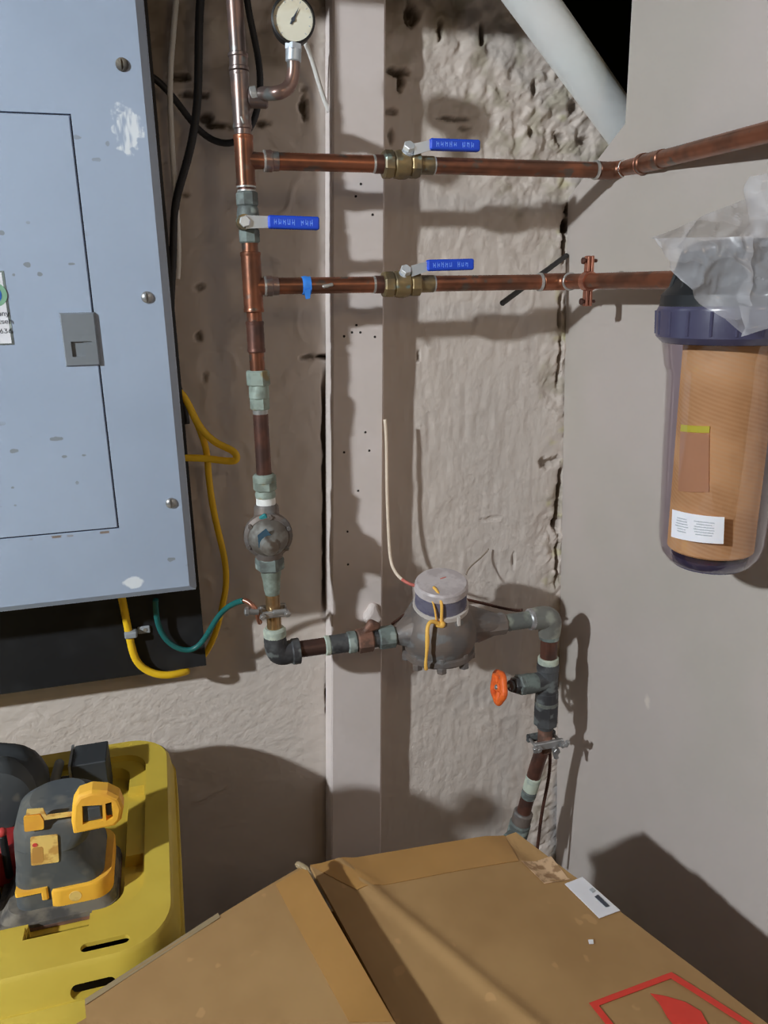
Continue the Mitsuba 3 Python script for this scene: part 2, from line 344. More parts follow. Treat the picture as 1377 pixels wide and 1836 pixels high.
ii = np.arange(gx.size).reshape(gx.shape)
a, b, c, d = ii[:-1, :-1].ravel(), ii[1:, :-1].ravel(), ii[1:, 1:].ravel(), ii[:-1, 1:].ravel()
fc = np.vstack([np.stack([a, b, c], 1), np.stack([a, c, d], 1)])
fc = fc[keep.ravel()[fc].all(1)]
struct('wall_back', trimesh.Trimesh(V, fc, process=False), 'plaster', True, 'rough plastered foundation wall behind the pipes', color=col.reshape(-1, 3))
rec = cat([box(.50, 1.0, .30, .32, 1.55, 2.15), box(.98, 1.0, .0, .32, 1.55, 2.15), box(.50, 1.0, .03, .32, 1.55, 1.57), box(.50, 1.0, .0, .32, 2.13, 2.15)])
struct('wall_recess', rec, 'void', False, 'dark hollow above the foundation wall beside the drywall')
def dx(z): return .605 + .029*(1.66-z)
poly = [(-.0, .2), (-.0, 1.684), (-.144, 1.757), (-.163, 2.3), (-1.3, 2.3), (-1.3, .2)]
pm = trimesh.creation.extrude_polygon(sg.Polygon(poly), .013, engine='earcut'); v = pm.vertices.copy()
pm.vertices = np.stack([dx(v[:, 1])+v[:, 2], v[:, 0], v[:, 1]], 1)
if pm.volume < 0: pm.invert()
struct('wall_right', pm, 'drywall', False, 'smooth painted drywall on the right with a cut corner')
struct('floor', box(-2.6, 1.3, -3.0, .3, .15, .2), 'concrete', False)
struct('ceiling', box(-2.6, 1.3, -3.0, .3, 2.32, 2.36), 'dark_wood', False)
scene['ceiling__joist'] = mikit.ply(box(-.9, 1.2, -.22, -.16, 1.937, 2.32), M['dark_wood'])

# ------------------------------------------------------------------ painted post
pt = thing('painted_post', 'flat painted wooden board standing upright against the wall in the middle', 'post')
tl, tr, bl, br = [aY(*q, -.045) for q in [(596, 60), (692, 60), (594, 1440), (684, 1440)]]
def post_x(z, A_, B_): return A_[0]+(B_[0]-A_[0])*(z-A_[2])/(B_[2]-A_[2])
def post_sheet():
    n = 60; zz = np.linspace(.2, 2.3, n); L = post_x(zz, tl, bl)+.0012*np.array([fb([0, 0, z], 18., 3) for z in zz]); Rr = post_x(zz, tr, br)
    pr_ = []
    for Lx, Rx, z in zip(L, Rr, zz):
        pr_.append([[Lx, -.002, z], [Lx, -.043, z], [Lx+.0025, -.045, z], [Rx-.0025, -.045, z], [Rx, -.043, z], [Rx, -.002, z]])
    v = np.array(pr_).reshape(-1, 3); f = []
    for i in range(n-1):
        for j in range(6):
            q, w = i*6+j, i*6+(j+1) % 6
            f += [[q, w, w+6], [q, w+6, q+6]]
    m = trimesh.Trimesh(v, f, process=False)
    if m.volume < 0: m.invert()
    return m
part(pt, 'board', post_sheet(), 'board_paint', False)
for q in [(617, 603), (631, 596), (646, 596), (672, 604), (639, 583), (655, 775), (617, 811), (662, 808), (642, 880), (623, 953), (624, 1012), (668, 385), (638, 352), (647, 330)]:
    P = aY(*q, -.045)
    part(pt, 'nail_hole', lathe(P+np.array([0, -.0006, 0]), [0, 1, 0], [(0, .0016), (.0012, .0018)], 7), 'hole', False)

# ------------------------------------------------------------------ electrical panel
PY = -.163
br_ = aY(354, 1061, PY); px1, pz0 = br_[0], br_[2]
px0, pz1 = -.43, 2.0
bb = thing('backing_board', 'black painted plywood board behind the grey electrical panel', 'board')
bd = aY(370, 1193, -.060)
part(bb, 'sheet', box(-.47, bd[0], -.060, -.042, bd[2], 2.1), 'ply_black', False)
for x_ in (-.40, bd[0]-.05):
    part(bb, 'furring_strip', box(x_-.02, x_+.02, -.042, -.012, bd[2]+.02, 2.1), 'dark_wood', False)
ep = thing('electrical_panel', 'large blue-grey metal breaker panel with a flush door on the left', 'electrical panel')
d0, d1 = aY(122, 206, PY), aY(214, 946, PY)
dx1, dz0, dz1 = (d0[0]+d1[0])/2, d1[2], d0[2]
dx0 = -.40
def slab(x0, x1, z0, z1, yb, yf, ins):
    pts = [[x, yb, z] for x in (x0, x1) for z in (z0, z1)] + [[x, yf, z] for x in (x0+ins, x1-ins) for z in (z0+ins, z1-ins)] + [[x, yf+ins*.6, z] for x in (x0+.0015, x1-.0015) for z in (z0+.0015, z1-.0015)]
    return Manifold.hull_points(np.array(pts, np.float32))
cover = slab(px0, px1, pz0, pz1, -.141, PY, .009) - man(box(dx0-.0012, dx1+.0012, PY-.01, PY+.0035, dz0-.0008, dz1+.0012))
part(ep, 'cabinet', box(px0+.006, px1-.006, -.142, -.060, pz0+.006, pz1), 'panel', False)
part(ep, 'cover', tri(cover), 'panel', False)
part(ep, 'seam_backing', box(dx0-.001, dx1+.001, PY+.0028, PY+.0034, dz0-.0006, dz1+.001), 'seam', False)
door = part(ep, 'door', tri(slab(dx0, dx1, dz0, dz1, PY+.0027, PY-.0008, .0012)), 'panel', False)
lt = [aY(x, y, PY) for x, y in [(107, 561), (167, 558), (178, 655), (121, 655)]]
lz0, lz1 = lt[2][2], lt[0][2]; lx0, lx1 = lt[0][0]-.0005, dx1+.002
latch = slab(lx0, lx1, lz0, lz1, PY-.0006, PY-.0045, .0015)
hq = [aY(117, 613, PY), aY(137, 641, PY)]
hx0, hx1, hz0, hz1 = lx0+.0085, lx0+.0215, hq[1][2]+.001, hq[0][2]
latch = latch - man(box(hx0, hx1, PY-.02, PY-.0012, hz0, hz1)) - man(box(hx0, hx1+.009, PY-.02, PY-.003, hz1-.0035, hz1))
latchk = part(ep, 'door__latch', tri(latch), 'latch', False, 'grey door latch with a square finger hole')
sq = [aY(-70, 488, PY), aY(26, 618, PY)]
sx0, sx1, sz0, sz1 = sq[0][0], sq[1][0], sq[1][2], sq[0][2]+.001
st = part(ep, 'sticker', box(sx0, sx1, PY-.0014, PY-.0008, sz0, sz1), 'verdigris', False, 'white sticker with a green border, a blue and green round emblem and small text')
part(ep, 'sticker__face', box(sx0, sx1-.0022, PY-.0018, PY-.0014, sz0+.0016, sz1-.0016), 'label_white', False)
ec = aY(-10, 528, PY)
def disc(c, r, y, t=.0004): return lathe([c[0], y, c[2]], [0, -1, 0], [(0, r), (t, r)], 36)
mat('emb_green', prin([.22, .42, .28], .5)); mat('emb_blue', prin([.03, .12, .42], .5))
part(ep, 'sticker__emblem', disc(ec, .0128, PY-.0018), 'emb_green', False)
part(ep, 'sticker__emblem', disc(ec+np.array([-.003, 0, 0]), .0105, PY-.0022), 'emb_blue', False)
def ytext(s, hgt, P, right=None, depth=.0005):
    m = meshkit.text_mesh(s, hgt, depth)
    v = m.vertices.copy(); off = 0 if right is None else right-v[:, 0].max()-P[0]
    m.vertices = np.stack([P[0]+off+v[:, 0], P[1]-v[:, 2], P[2]+v[:, 1]], 1)
    if m.volume < 0: m.invert()
    return m
for s, yy, rx in [('any', 566, 17), ('rtseh', 580, 22), ('2636', 597, 22)]:
    Q = aY(rx, yy, PY)
    part(ep, 'sticker__text', ytext(s, .0048, [Q[0], PY-.0018, Q[2]], right=Q[0]), 'ink', False)
for i, q in enumerate([(219, 116), (264, 533), (307, 902)]):
    P = aY(*q, PY)
    s = man(lathe(P, [0, -1, 0], [(0, .0066), (.0015, .0066), (.003, .0052), (.0038, .003), (.004, .001)], 24)) - man(box(P[0]-.0009, P[0]+.0009, P[1]-.006, P[1]-.0022, P[2]-.008, P[2]+.008))
    part(ep, 'screw', tri(s), ['rust', 'zinc', 'zinc'][i] if i else 'dusty', 30)

# ------------------------------------------------------------------ cables
YB = -.045
def cable(name, pix, Y, rpx, m, label, cat_='cable', group=None): return solo(name, ptube(pix, Y, rpx), m, label, cat_, True, group)
cable('thin_cable', [(318, -30), (308, 90), (305, 170), (311, 300), (319, 420), (318, 500)], [-.028]*6, 5.0, 'pale_cable', 'pale grey cable hanging straight down just right of the panel')
cable('black_cable', [(362, -30), (356, 100), (352, 200), (335, 290), (316, 360), (311, 430), (306, 620), (318, 690), (334, 760)], [-.045, -.045, -.045, -.04, -.03, -.03, -.03, -.028, -.028], 7., 'black_rubber', 'thick black cable bending in behind the right edge of the panel')
cable('black_cable', [(250, 128), (290, 152), (330, 200), (365, 240), (398, 256), (425, 252), (452, 222), (466, 160), (462, 100), (450, 40), (440, -30)], [-.028, -.026, -.022, -.018, -.022, -.03, -.03, -.03, -.03, -.03, -.03], 5.8, 'black_rubber', 'black cable looping from the panel behind the copper riser and up again')
cable('thin_cable', [(548, 78), (560, 110), (572, 150), (590, 200)], [-.05, -.04, -.03, -.02], 4.2, 'pale_cable', 'short pale cable slanting down below the pressure gauge')
cable('yellow_cable', [(318, 700), (336, 722), (358, 764), (392, 796), (421, 812), (423, 824), (402, 826), (366, 822), (335, 821), (318, 820)], [-.045, -.05, -.06, -.065, -.07, -.072, -.07, -.065, -.06, -.05], 6.4, 'yellow_cable', 'yellow cable making a loop out of the right side of the panel')
cable('yellow_cable', [(334, 718), (350, 752), (368, 800), (374, 850), (386, 930), (402, 1000), (405, 1050), (398, 1090), (388, 1130), (372, 1166), (355, 1185)], [-.045, -.05, -.05, -.045, -.04, -.035, -.035, -.035, -.035, -.034, -.03], 5.6, 'yellow_cable', 'long yellow cable hanging down beside the panel and curling behind its backing board')
cable('yellow_cable', [(216, 1060), (221, 1085), (228, 1120), (236, 1160), (249, 1190), (276, 1207), (305, 1210), (336, 1203)], [-.082, -.078, -.070, -.070, -.070, -.070, -.068, -.055], 6.8, 'yellow_cable', 'yellow cable coming out of the bottom of the panel held by a grey strap')
cl = thing('cable_strap', 'small grey cable strap on the black board below the panel', 'cable strap')
cp = aY(232, 1135, -.070)
part(cl, 'saddle', rbox(cp+np.array([.002, -.001, -.001]), (.017, .015, .010), .003), 'grey_plastic')
part(cl, 'tab', rbox(aY(258, 1129, -.0617), (.017, .004, .011), .0018), 'grey_plastic')
part(cl, 'nail', lathe(aY(260, 1129, -.0637), [0, -1, 0], [(0, .0028), (.001, .0026)], 12), 'zinc')
cable('green_wire', [(279, 1075), (280, 1100), (290, 1135), (315, 1160), (345, 1164), (370, 1140), (392, 1105), (416, 1084), (437, 1077)], [-.082, -.077, -.074, -.074, -.074, -.080, -.095, -.115, -.13], 5.0, 'green_wire', 'green ground wire curving from the panel to the clamp on the pipe', 'wire')
ph = thing('phone_wire', 'thin pale wire hanging along the right edge of the post to the water meter', 'wire')
part(ph, 'sheath', ptube([(690, 752), (693, 800), (694, 880), (697, 960), (702, 1010), (712, 1030), (722, 1040)], [-.047, -.047, -.047, -.05, -.06, -.075, -.085], 3.0), 'tan_wire', True)
part(ph, 'red_end', ptube([(721, 1039), (735, 1047), (752, 1051)], [-.085, -.095, -.10], 3.0), 'red_wire', True, 'bare red end of the wire')
solo('black_rod', rod(aY(900, 544, -.10), aY(1016, 458, -.004), .0038, 12), 'black', 'thin black rod sticking out of the wall behind the lower copper pipe', 'rod')

# ------------------------------------------------------------------ riser and its branches
RY = -.13
RX = .1155
def zr(py, px=None):
    lo, hi = .8, 2.1
    px = 418+py*.0593 if px is None else px
    return aY(px, py, RY)[2]
def rp(py): return np.array([RX, RY, zr(py)])
def rr(py, wpx): return wpx*mpp(rp(py))/2
def vpipe(y0, y1, w, w1=None, n=28):
    p, q = rp(y0), rp(y1); r0 = rr(y0, w); r1 = rr(y1, w if w1 is None else w1); L = p[2]-q[2]
    return lathe(p, [0, 0, -1], [(0, r0), (L, r1)], n)
def vfit(y0, y1, w, lip=1.10):
    p, q = rp(y0), rp(y1); r = rr((y0+y1)/2, w); L = p[2]-q[2]; e = min(.004, L*.2)
    return lathe(p, [0, 0, -1], [(0, r*.97), (.0008, r*lip), (e, r*lip), (e+.001, r), (L-e-.001, r), (L-e, r*lip), (L-.0008, r*lip), (L, r*.97)], 28)
ri = thing('copper_riser', 'tall vertical copper pipe with soldered fittings between the panel and the post', 'pipe')
part(ri, 'pipe', lathe([RX, RY, 2.315], [0, 0, -1], [(0, rr(0, 30)), (2.315-zr(100), rr(100, 30))], 28), 'copper_dull')
part(ri, 'coupling', vfit(95, 128, 33), 'copper_dull')
tee1 = cat([vfit(128, 232, 33, 1.06), rod(rp(175)+[.008, 0, 0], rp(175)+[.030, -.002, 0], .0105)])
part(ri, 'tee', tee1, 'copper_dull')
part(ri, 'pipe', vpipe(230, 250, 30), 'copper_dull')
Z1, Z2 = aY(560, 291, RY)[2], aY(560, 512, RY)[2]
def tee(zc, y0, y1, w):
    r = rr((y0+y1)/2, w)
    return cat([vfit(y0, y1, w, 1.05), lathe([RX, RY, zc], [1, 0, 0], [(0, r*.9), (r*1.15, r*.85), (r*2.1, r*.8), (r*2.25, r*.86), (r*2.6, r*.86), (r*2.6, r*.6)], 24)])
part(ri, 'tee', tee(Z1, 242, 335, 34), 'copper')
part(ri, 'solder_ring', vpipe(331, 337, 35), 'solder')
part(ri, 'pipe', vpipe(334, 352, 29), 'copper_dark')
part(ri, 'pipe', vpipe(430, 460, 29), 'copper')
part(ri, 'tee', tee(Z2, 452, 560, 35), 'copper')
part(ri, 'pipe', vpipe(555, 668, 27), 'copper')
part(ri, 'coupling', vfit(576, 632, 31, 1.05), 'copper_dark')
un = cat([hexn(rp(664), rp(692), rr(680, 42)), lathe(rp(690), [0, 0, -1], [(0, rr(700, 32)), (.004, rr(700, 36)), (.016, rr(700, 36)), (.018, rr(700, 30))], 28), hexn(rp(712), rp(735), rr(720, 35))])
part(ri, 'union', un, 'brass_green', 25, 'pale green corroded brass union')
part(ri, 'pipe', vpipe(733, 856, 27), 'copper_dark')
part(ri, 'solder_ring', vpipe(732, 746, 27.6, 26.8), 'solder')
ad = cat([lathe(rp(850), [0, 0, -1], [(0, rr(850, 34)), (.003, rr(850, 42)), (.010, rr(850, 42)), (.011, rr(850, 38))], 28), hexn(rp(862), rp(880), rr(870, 42)), lathe(rp(880), [0, 0, -1], [(0, rr(880, 33)), (.004, rr(880, 37)), (.009, rr(880, 36))], 28)])
part(ri, 'adapter', ad, 'brass_green', 25, 'greenish brass adapter above the regulator')
part(ri, 'thread_tape', vpipe(889, 905, 34, 35), 'teflon', 32, 'white thread tape')
part(ri, 'solder_spot', hull([(rp(230)+np.array([0, -.0102, .004]), .0015), (rp(214)+np.array([-.002, -.0102, 0]), .0014)]), 'solder')

def grip_text(P, n, dxn, hgt, y):
    """raised marks on a grip: small worn, unreadable characters"""
    r = np.random.default_rng(int(abs(P[0])*1e4)+n); out = []
    for i in range(n):
        if i == n//2+1: continue
        x = P[0]+i*dxn; w = dxn*.55
        for k in range(2):
            xx = x + k*w*.8
            out.append(box(xx, xx+w*.26, y-.0004, y+.001, P[2]-hgt*(.3+.2*r.random()), P[2]+hgt*(.3+.2*r.random())))
        zz = P[2]+hgt*(r.random()-.5)*.6
        out.append(box(x, x+w, y-.0004, y+.001, zz-hgt*.1, zz+hgt*.1))
    return cat(out)
def handle(root, base, tip, y, hgt, s0):
    """bent steel lever with a vinyl grip; base, grip start and tip are photo points at depth y"""
    a, b, t = aY(*base, y), aY(*s0, y), aY(*tip, y)
    d = (t-b); L = np.linalg.norm(d)
    hh = hgt*mpp(b)
    lv = cat([tri(Manifold.hull_points(np.array([a+[0, s*.0012, e*hh*.42] for s in (-1, 1) for e in (-1, 1)]+[b+[.004, s*.0012, e*hh*.36] for s in (-1, 1) for e in (-1, 1)], np.float32))), box(b[0], b[0]+.012, y-.001, y+.001, b[2]-hh*.3, b[2]+hh*.3)])
    k = part(root, 'handle', lv, 'steel', False, 'bent steel lever')
    R = np.eye(4); ang = math.atan2(d[2], d[0]); R[:3, :3] = [[math.cos(ang), 0, -math.sin(ang)], [0, 1, 0], [math.sin(ang), 0, math.cos(ang)]]
    g = hull([((sx*(L/2-hh*q), sy*.0028, sz*(hh/2-.0026)), .0026) for sx, q in ((-1, .12), (1, .12)) for sy in (-1, 1) for sz in (-.78, .78)] + [((L/2-hh*.06-.002, sy*.0024, sz*hh*.22), .0024) for sy in (-1, 1) for sz in (-1, 1)])
    g.apply_transform(R); g.apply_translation((b+t)/2)
    part(k, 'grip', g, 'blue', 30, 'blue vinyl grip')
    tx = grip_text([-L*.40, 0, 0], 9, L*.8/9, hh*.42, -.0054); tx.apply_transform(R); tx.apply_translation((b+t)/2)
    part(k, 'lettering', tx, 'blue_light', False, 'raised worn lettering')
def ball_body(p, d, L, r, m='brass'):
    d = np.asarray(d, float)/np.linalg.norm(d); p = np.asarray(p, float)
    return cat([hexn(p-d*L/2, p-d*L*.22, r*1.05, 8, .39), lathe(p-d*L*.24, d, [(0, r*.8), (L*.06, r*.98), (L*.18, r*1.06), (L*.30, r*1.06), (L*.42, r*.98), (L*.48, r*.8)], 28), hexn(p+d*L*.22, p+d*L/2, r*1.0, 8, .39)])
v0 = thing('ball_valve', 'brass ball valve on the vertical riser with its blue handle pointing right', 'valve')
part(v0, 'body', ball_body((rp(346)+rp(434))/2, [0, 0, -1], zr(344)-zr(436), rr(390, 38)), 'verdigris', 25)
part(v0, 'solder_ring', vpipe(341, 347, 33), 'solder')
vs = aY(438, 398, RY-.018)
part(v0, 'stem', lathe([vs[0], RY-.008, vs[2]], [0, -1, 0], [(0, .009), (.013, .0085)], 20), 'brass', 30)
part(v0, 'nut', hexn([vs[0], RY-.0205, vs[2]], [vs[0], RY-.027, vs[2]], .0065), 'nut_white', False, 'white-painted handle nut')
handle(v0, (440, 398), (571, 401), RY-.022, 27, (481, 398))

def hpipe(root, name, z, x0, x1, r, m, Y=RY): return part(root, name, lathe([x0, Y, z], [1, 0, 0], [(0, r), (x1-x0, r)], 26), m)
def xz(px, py, Y=RY): return aY(px, py, Y)[0]
RB = .0098
def branch(label, z, yp, turn_px, pts_after, r_end, ext=0.):
    t = thing('branch_pipe', label, 'pipe')
    hpipe(t, 'pipe', z, xz(478, yp), xz(684, yp), RB, 'copper')
    part(t, 'coupling', lathe([xz(475, yp), RY, z], [1, 0, 0], [(0, RB*1.1), (.0006, RB*1.22), (.008, RB*1.22), (.009, RB*1.12), (.016, RB*1.1)], 26), 'copper_dull')
    hpipe(t, 'solder_ring', z, xz(473, yp), xz(477, yp), RB*1.22, 'solder')
    hpipe(t, 'solder_ring', z, xz(668, yp), xz(673, yp), RB*1.05, 'solder')
    hpipe(t, 'coupling', z, xz(672, yp), xz(686, yp), RB*1.1, 'copper_dark')
    hpipe(t, 'pipe', z, xz(753, yp), xz(turn_px-30, yp), RB, 'copper')
    hpipe(t, 'coupling', z, xz(753, yp), xz(776, yp), RB*1.1, 'brass')
    hpipe(t, 'solder_ring', z, xz(776, yp), xz(779, yp), RB*1.06, 'solder')
    hpipe(t, 'solder_ring', z, xz(turn_px-34, yp), xz(turn_px-30, yp), RB*1.22, 'solder')
    P = [[xz(turn_px-31, yp), RY, z]] + pts_after[:2]
    part(t, 'elbow', tube(P, RB*1.13, 22, 10), 'copper', True)
    a_, b_ = np.array(pts_after[1]), np.array(pts_after[2]); d_ = (b_-a_)/np.linalg.norm(b_-a_)
    part(t, 'solder_ring', rod(a_-d_*.001, a_+d_*.0025, RB*1.2), 'solder')
    part(t, 'pipe', rod(a_, b_+(b_-a_)*ext, r_end, 26), 'copper')
    return t, a_, b_
zz1, zz2 = Z1, Z2
e1 = np.array([aY(1104, 304, RY)[0], RY, zz1])
q1 = aX(1383, 240, .556); q1b = aX(1500, 205, .556)
tp, a_, b_ = branch('upper of the two horizontal copper branch pipes, running on along the drywall', zz1, 300, 1100,
       [[e1[0]-.004, RY-.001, zz1], (e1+np.array([.006, -.014, .001])).tolist(), q1b.tolist()], RB, .8)
u = (b_-a_)/np.linalg.norm(b_-a_)
cpt = aX(1192, 284, .572); tt = np.dot(cpt-a_, u)
part(tp, 'coupling', cat([rod(a_+u*.046, a_+u*.055, RB*1.25), rod(a_+u*.053, a_+u*.10, RB*1.12)]), 'copper')
part(tp, 'solder_ring', rod(a_+u*.0445, a_+u*.0465, RB*1.27), 'copper_bright')
FC = np.array([.517, -.48])          # filter axis
e2 = np.array([aY(998, 504, RY)[0], RY, zz2])
q2 = np.array([.553, -.425, zz2-.004])
tp2, a2, b2 = branch('lower of the two horizontal copper branch pipes, running into the water filter', zz2, 508, 1000,
       [[e2[0]+.002, RY-.001, zz2], (e2+np.array([.012, -.014, 0])).tolist(), q2.tolist()], RB)
for i, (yy, z, nut, gs, tip, base) in enumerate([(300, zz1, (733, 265), (771, 259), (858, 262), (742, 268)), (508, zz2, (727, 486), (766, 476), (847, 474), (738, 486))]):
    v = thing('ball_valve', ['brass ball valve on the upper horizontal copper pipe with a blue handle', 'brass ball valve on the lower horizontal copper pipe with a blue handle'][i], 'valve')
    cx = (xz(688, yy)+xz(750, yy))/2
    part(v, 'body', ball_body([cx, RY, z], [1, 0, 0], xz(752, yy)-xz(686, yy), RB*1.62), 'brass', 25)
    N = aY(*nut, RY-.012)
    part(v, 'stem', rod([N[0]-.002, RY-.006, z+.008], [N[0], RY-.010, N[2]-.003], .0075), 'steel')
    part(v, 'nut', hexn([N[0], RY-.006, N[2]-.004], [N[0], RY-.016, N[2]+.003], .0070), 'nut_white', False, 'white-painted handle nut')
    handle(v, base, tip, RY-.014, 23, gs)
bt = aY(550, 515, RY)
tpm = thing('painters_tape', 'scrap of blue tape wrapped around the lower copper pipe', 'tape')
part(tpm, 'wrap', lathe([xz(541, 512), RY, zz2], [1, 0, 0], [(0, RB*1.08), (.004, RB*1.18), (.008, RB*1.1), (.0105, RB*1.12)], 20), 'blue_tape')
part(tpm, 'tail', sheet(bilin(aY(545, 520, RY-.0115), aY(557, 518, RY-.0118), aY(556, 535, RY-.009), aY(548, 536, RY-.008)), 4, 5, .0006), 'blue_tape', False)
pat = aY(588, 512, RY-.0105)
part(tp2, 'paint_smear', hull([(pat+np.array([s*.005, .0005, .001*s]), .0022) for s in (-1, 0, 1)]), 'solder', 30, 'grey solder smear')

hg = thing('pipe_hanger', 'bright copper split ring hanger on the lower pipe beside the drywall', 'pipe hanger')
u2 = (b2-a2)/np.linalg.norm(b2-a2)
hp = a2 + u2*.042
def ring_along(p, d, r0, r1, w, n=28):
    R = frame(d); th = np.linspace(0, 2*np.pi, n, endpoint=False); v, f = [], []
    for r, s in ((r0, -1), (r1, -1), (r1, 1), (r0, 1)):
        v.append(np.stack([r*np.cos(th), r*np.sin(th), np.full(n, s*w/2)], 1))
    v = np.vstack(v) @ R.T + p
    for i in range(4):
        for j in range(n):
            a_, b_, c_, e_ = i*n+j, i*n+(j+1) % n, ((i+1) % 4)*n+(j+1) % n, ((i+1) % 4)*n+j
            f += [[a_, b_, c_], [a_, c_, e_]]
    m = trimesh.Trimesh(v, f, process=False)
    if m.volume < 0: m.invert()
    return m
part(hg, 'ring', ring_along(hp, u2, RB*1.0, RB*1.22, .011), 'copper_bright', 30)
perp = np.cross(u2, [0, 0, 1]); perp /= np.linalg.norm(perp)
for s in (1, -1):
    c0 = hp+np.array([0, 0, s*(RB*1.22+.009)])
    part(hg, 'ear', cat([rbox(c0+perp*.0028, (.004, .010, .020), .0014), rbox(c0-perp*.0028, (.004, .010, .020), .0014)]), 'copper_bright')
    part(hg, 'screw', cat([rod(c0-perp*.011+np.array([0, 0, s*.004]), c0+perp*.009+np.array([0, 0, s*.004]), .0022, 12), lathe(c0+perp*.008+np.array([0, 0, s*.004]), perp, [(0, .0042), (.002, .004), (.003, .002)], 14)]), 'copper_dark')
part(hg, 'stem', rod(hp+np.array([RB*1.1, 0, 0]), hp+np.array([.045, 0, 0]), .004, 12), 'copper_dark')

# ------------------------------------------------------------------ pressure gauge
pg = thing('pressure_gauge', 'round pressure gauge with a yellowed dial on a bent copper arm at the top', 'gauge')
GY = -.172
gc = aY(525, 38, GY); gr = 38*mpp(gc)
gd = np.array([-.10, -1, -.02]); gd /= np.linalg.norm(gd)
part(pg, 'case', lathe(gc-gd*.018, gd, [(0, gr*.90), (.004, gr*.96), (.018, gr*.96), (.020, gr*1.03), (.025, gr*1.03), (.0265, gr*.94), (.0255, gr*.93), (.0225, gr*.92)], 48), 'black', 30)
part(pg, 'dial', lathe(gc+gd*.0042, gd, [(0, gr*.92), (.0010, gr*.92)], 48), 'dial', False, 'yellowed dial face')
fx = np.cross([0, 0, 1], -gd); fx /= np.linalg.norm(fx); fx = -fx if fx[0] < 0 else fx; fz = np.cross(fx, gd); fz = -fz if fz[2] < 0 else fz
nd0, nd1 = gc+gd*.0065-fx*gr*.12-fz*gr*.20, gc+gd*.0065+fx*gr*.28+fz*gr*.48
part(pg, 'needle', cat([tri(Manifold.hull_points(np.array([nd0+fx*.0012, nd0-fx*.0012, nd1, nd0+gd*.0006, nd1+gd*.0006, (nd0*.6+nd1*.4)+fx*.0014, (nd0*.6+nd1*.4)-fx*.0014], np.float32))), lathe(gc+gd*.0055, gd, [(0, .0022), (.0016, .002)], 14)]), 'ink', False)
for k in range(11):
    an = np.radians(225-27*k); o = fx*np.cos(an)+fz*np.sin(an); t0 = gc+gd*.0054
    part(pg, 'tick', rod(t0+o*gr*.76, t0+o*gr*.85, .00045, 6), 'ink_soft', False)
g0 = np.array([RX, RY, aY(440, 170, RY)[2]])
ge = aY(524, 160, GY); gt = aY(526, 98, GY)
part(pg, 'arm', tube([g0+[.024, -.002, 0], aY(470, 168, RY-.006), aY(495, 167, GY), aY(517, 156, GY), aY(526, 128, GY), aY(526, 108, GY)], .0072, 18, 10), 'copper_dull', True)
part(pg, 'collar', rod(aY(448, 171, RY-.003), aY(462, 169, RY-.004), .0088), 'solder')
part(pg, 'fitting', cat([rod(aY(526, 112, GY), aY(526, 84, GY), .0086), hexn(aY(526, 92, GY), aY(526, 78, GY), .0098)]), 'steel', 30)

# ------------------------------------------------------------------ pressure regulator
rg = thing('pressure_regulator', 'round bronze pressure regulator with a blue tag on the vertical pipe', 'regulator')
bodyp = lathe(rp(904), [0, 0, -1], [(0, rr(905, 38)), (.004, rr(905, 44)), (zr(904)-zr(925), rr(920, 46)), (zr(904)-zr(950), rr(950, 60)), (zr(904)-zr(985), rr(985, 58)), (zr(904)-zr(1000), rr(1000, 46))], 32)
part(rg, 'body', bodyp, 'bronze')
rc = np.array([RX, RY, zr(955)]); rdir = np.array([-.08, -1, -.12]); rdir /= np.linalg.norm(rdir)
R0 = 43*mpp(rc)
part(rg, 'flange', lathe(rc, rdir, [(0, R0*.9), (.006, R0*1.0), (.014, R0*1.0), (.016, R0*.92), (.018, R0*.86)], 40), 'bronze', 30)
part(rg, 'bell', lathe(rc+rdir*.016, rdir, [(0, R0*.84), (.006, R0*.78), (.012, R0*.62), (.020, R0*.46), (.030, R0*.40), (.034, R0*.34), (.035, R0*.2)], 36), 'bell', 30)
for k in range(6):
    an = k*np.pi/3+.4; Rf = frame(rdir); o = Rf[:, 0]*np.cos(an)+Rf[:, 1]*np.sin(an)
    part(rg, 'bolt', hexn(rc+rdir*.015+o*R0*.9, rc+rdir*.020+o*R0*.9, .0032), 'bronze', False)
part(rg, 'screw', cat([rod(rc+rdir*.034, rc+rdir*.048, .0040, 14), hexn(rc+rdir*.036, rc+rdir*.042, .0075)]), 'zinc', 25, 'bright adjusting screw')
tg = aY(475, 968, RY-.040)
part(rg, 'tag', tri(Manifold.hull_points(np.array([np.array(aY(x, y, RY-.042+.0*y))+[0, s, 0] for x, y in ((462, 960), (477, 948), (488, 962), (484, 976), (464, 982)) for s in (0, .001)], np.float32))), 'tag_blue', False, 'dark blue tag')
part(rg, 'paint_dab', hull([(aY(x, y, RY-.018), .0024) for x, y in ((468, 928), (474, 924), (478, 930))]), 'teal', 30, 'teal paint dab')
part(rg, 'outlet_nut', hexn(rp(998), rp(1022), rr(1010, 52)), 'verdigris', False)

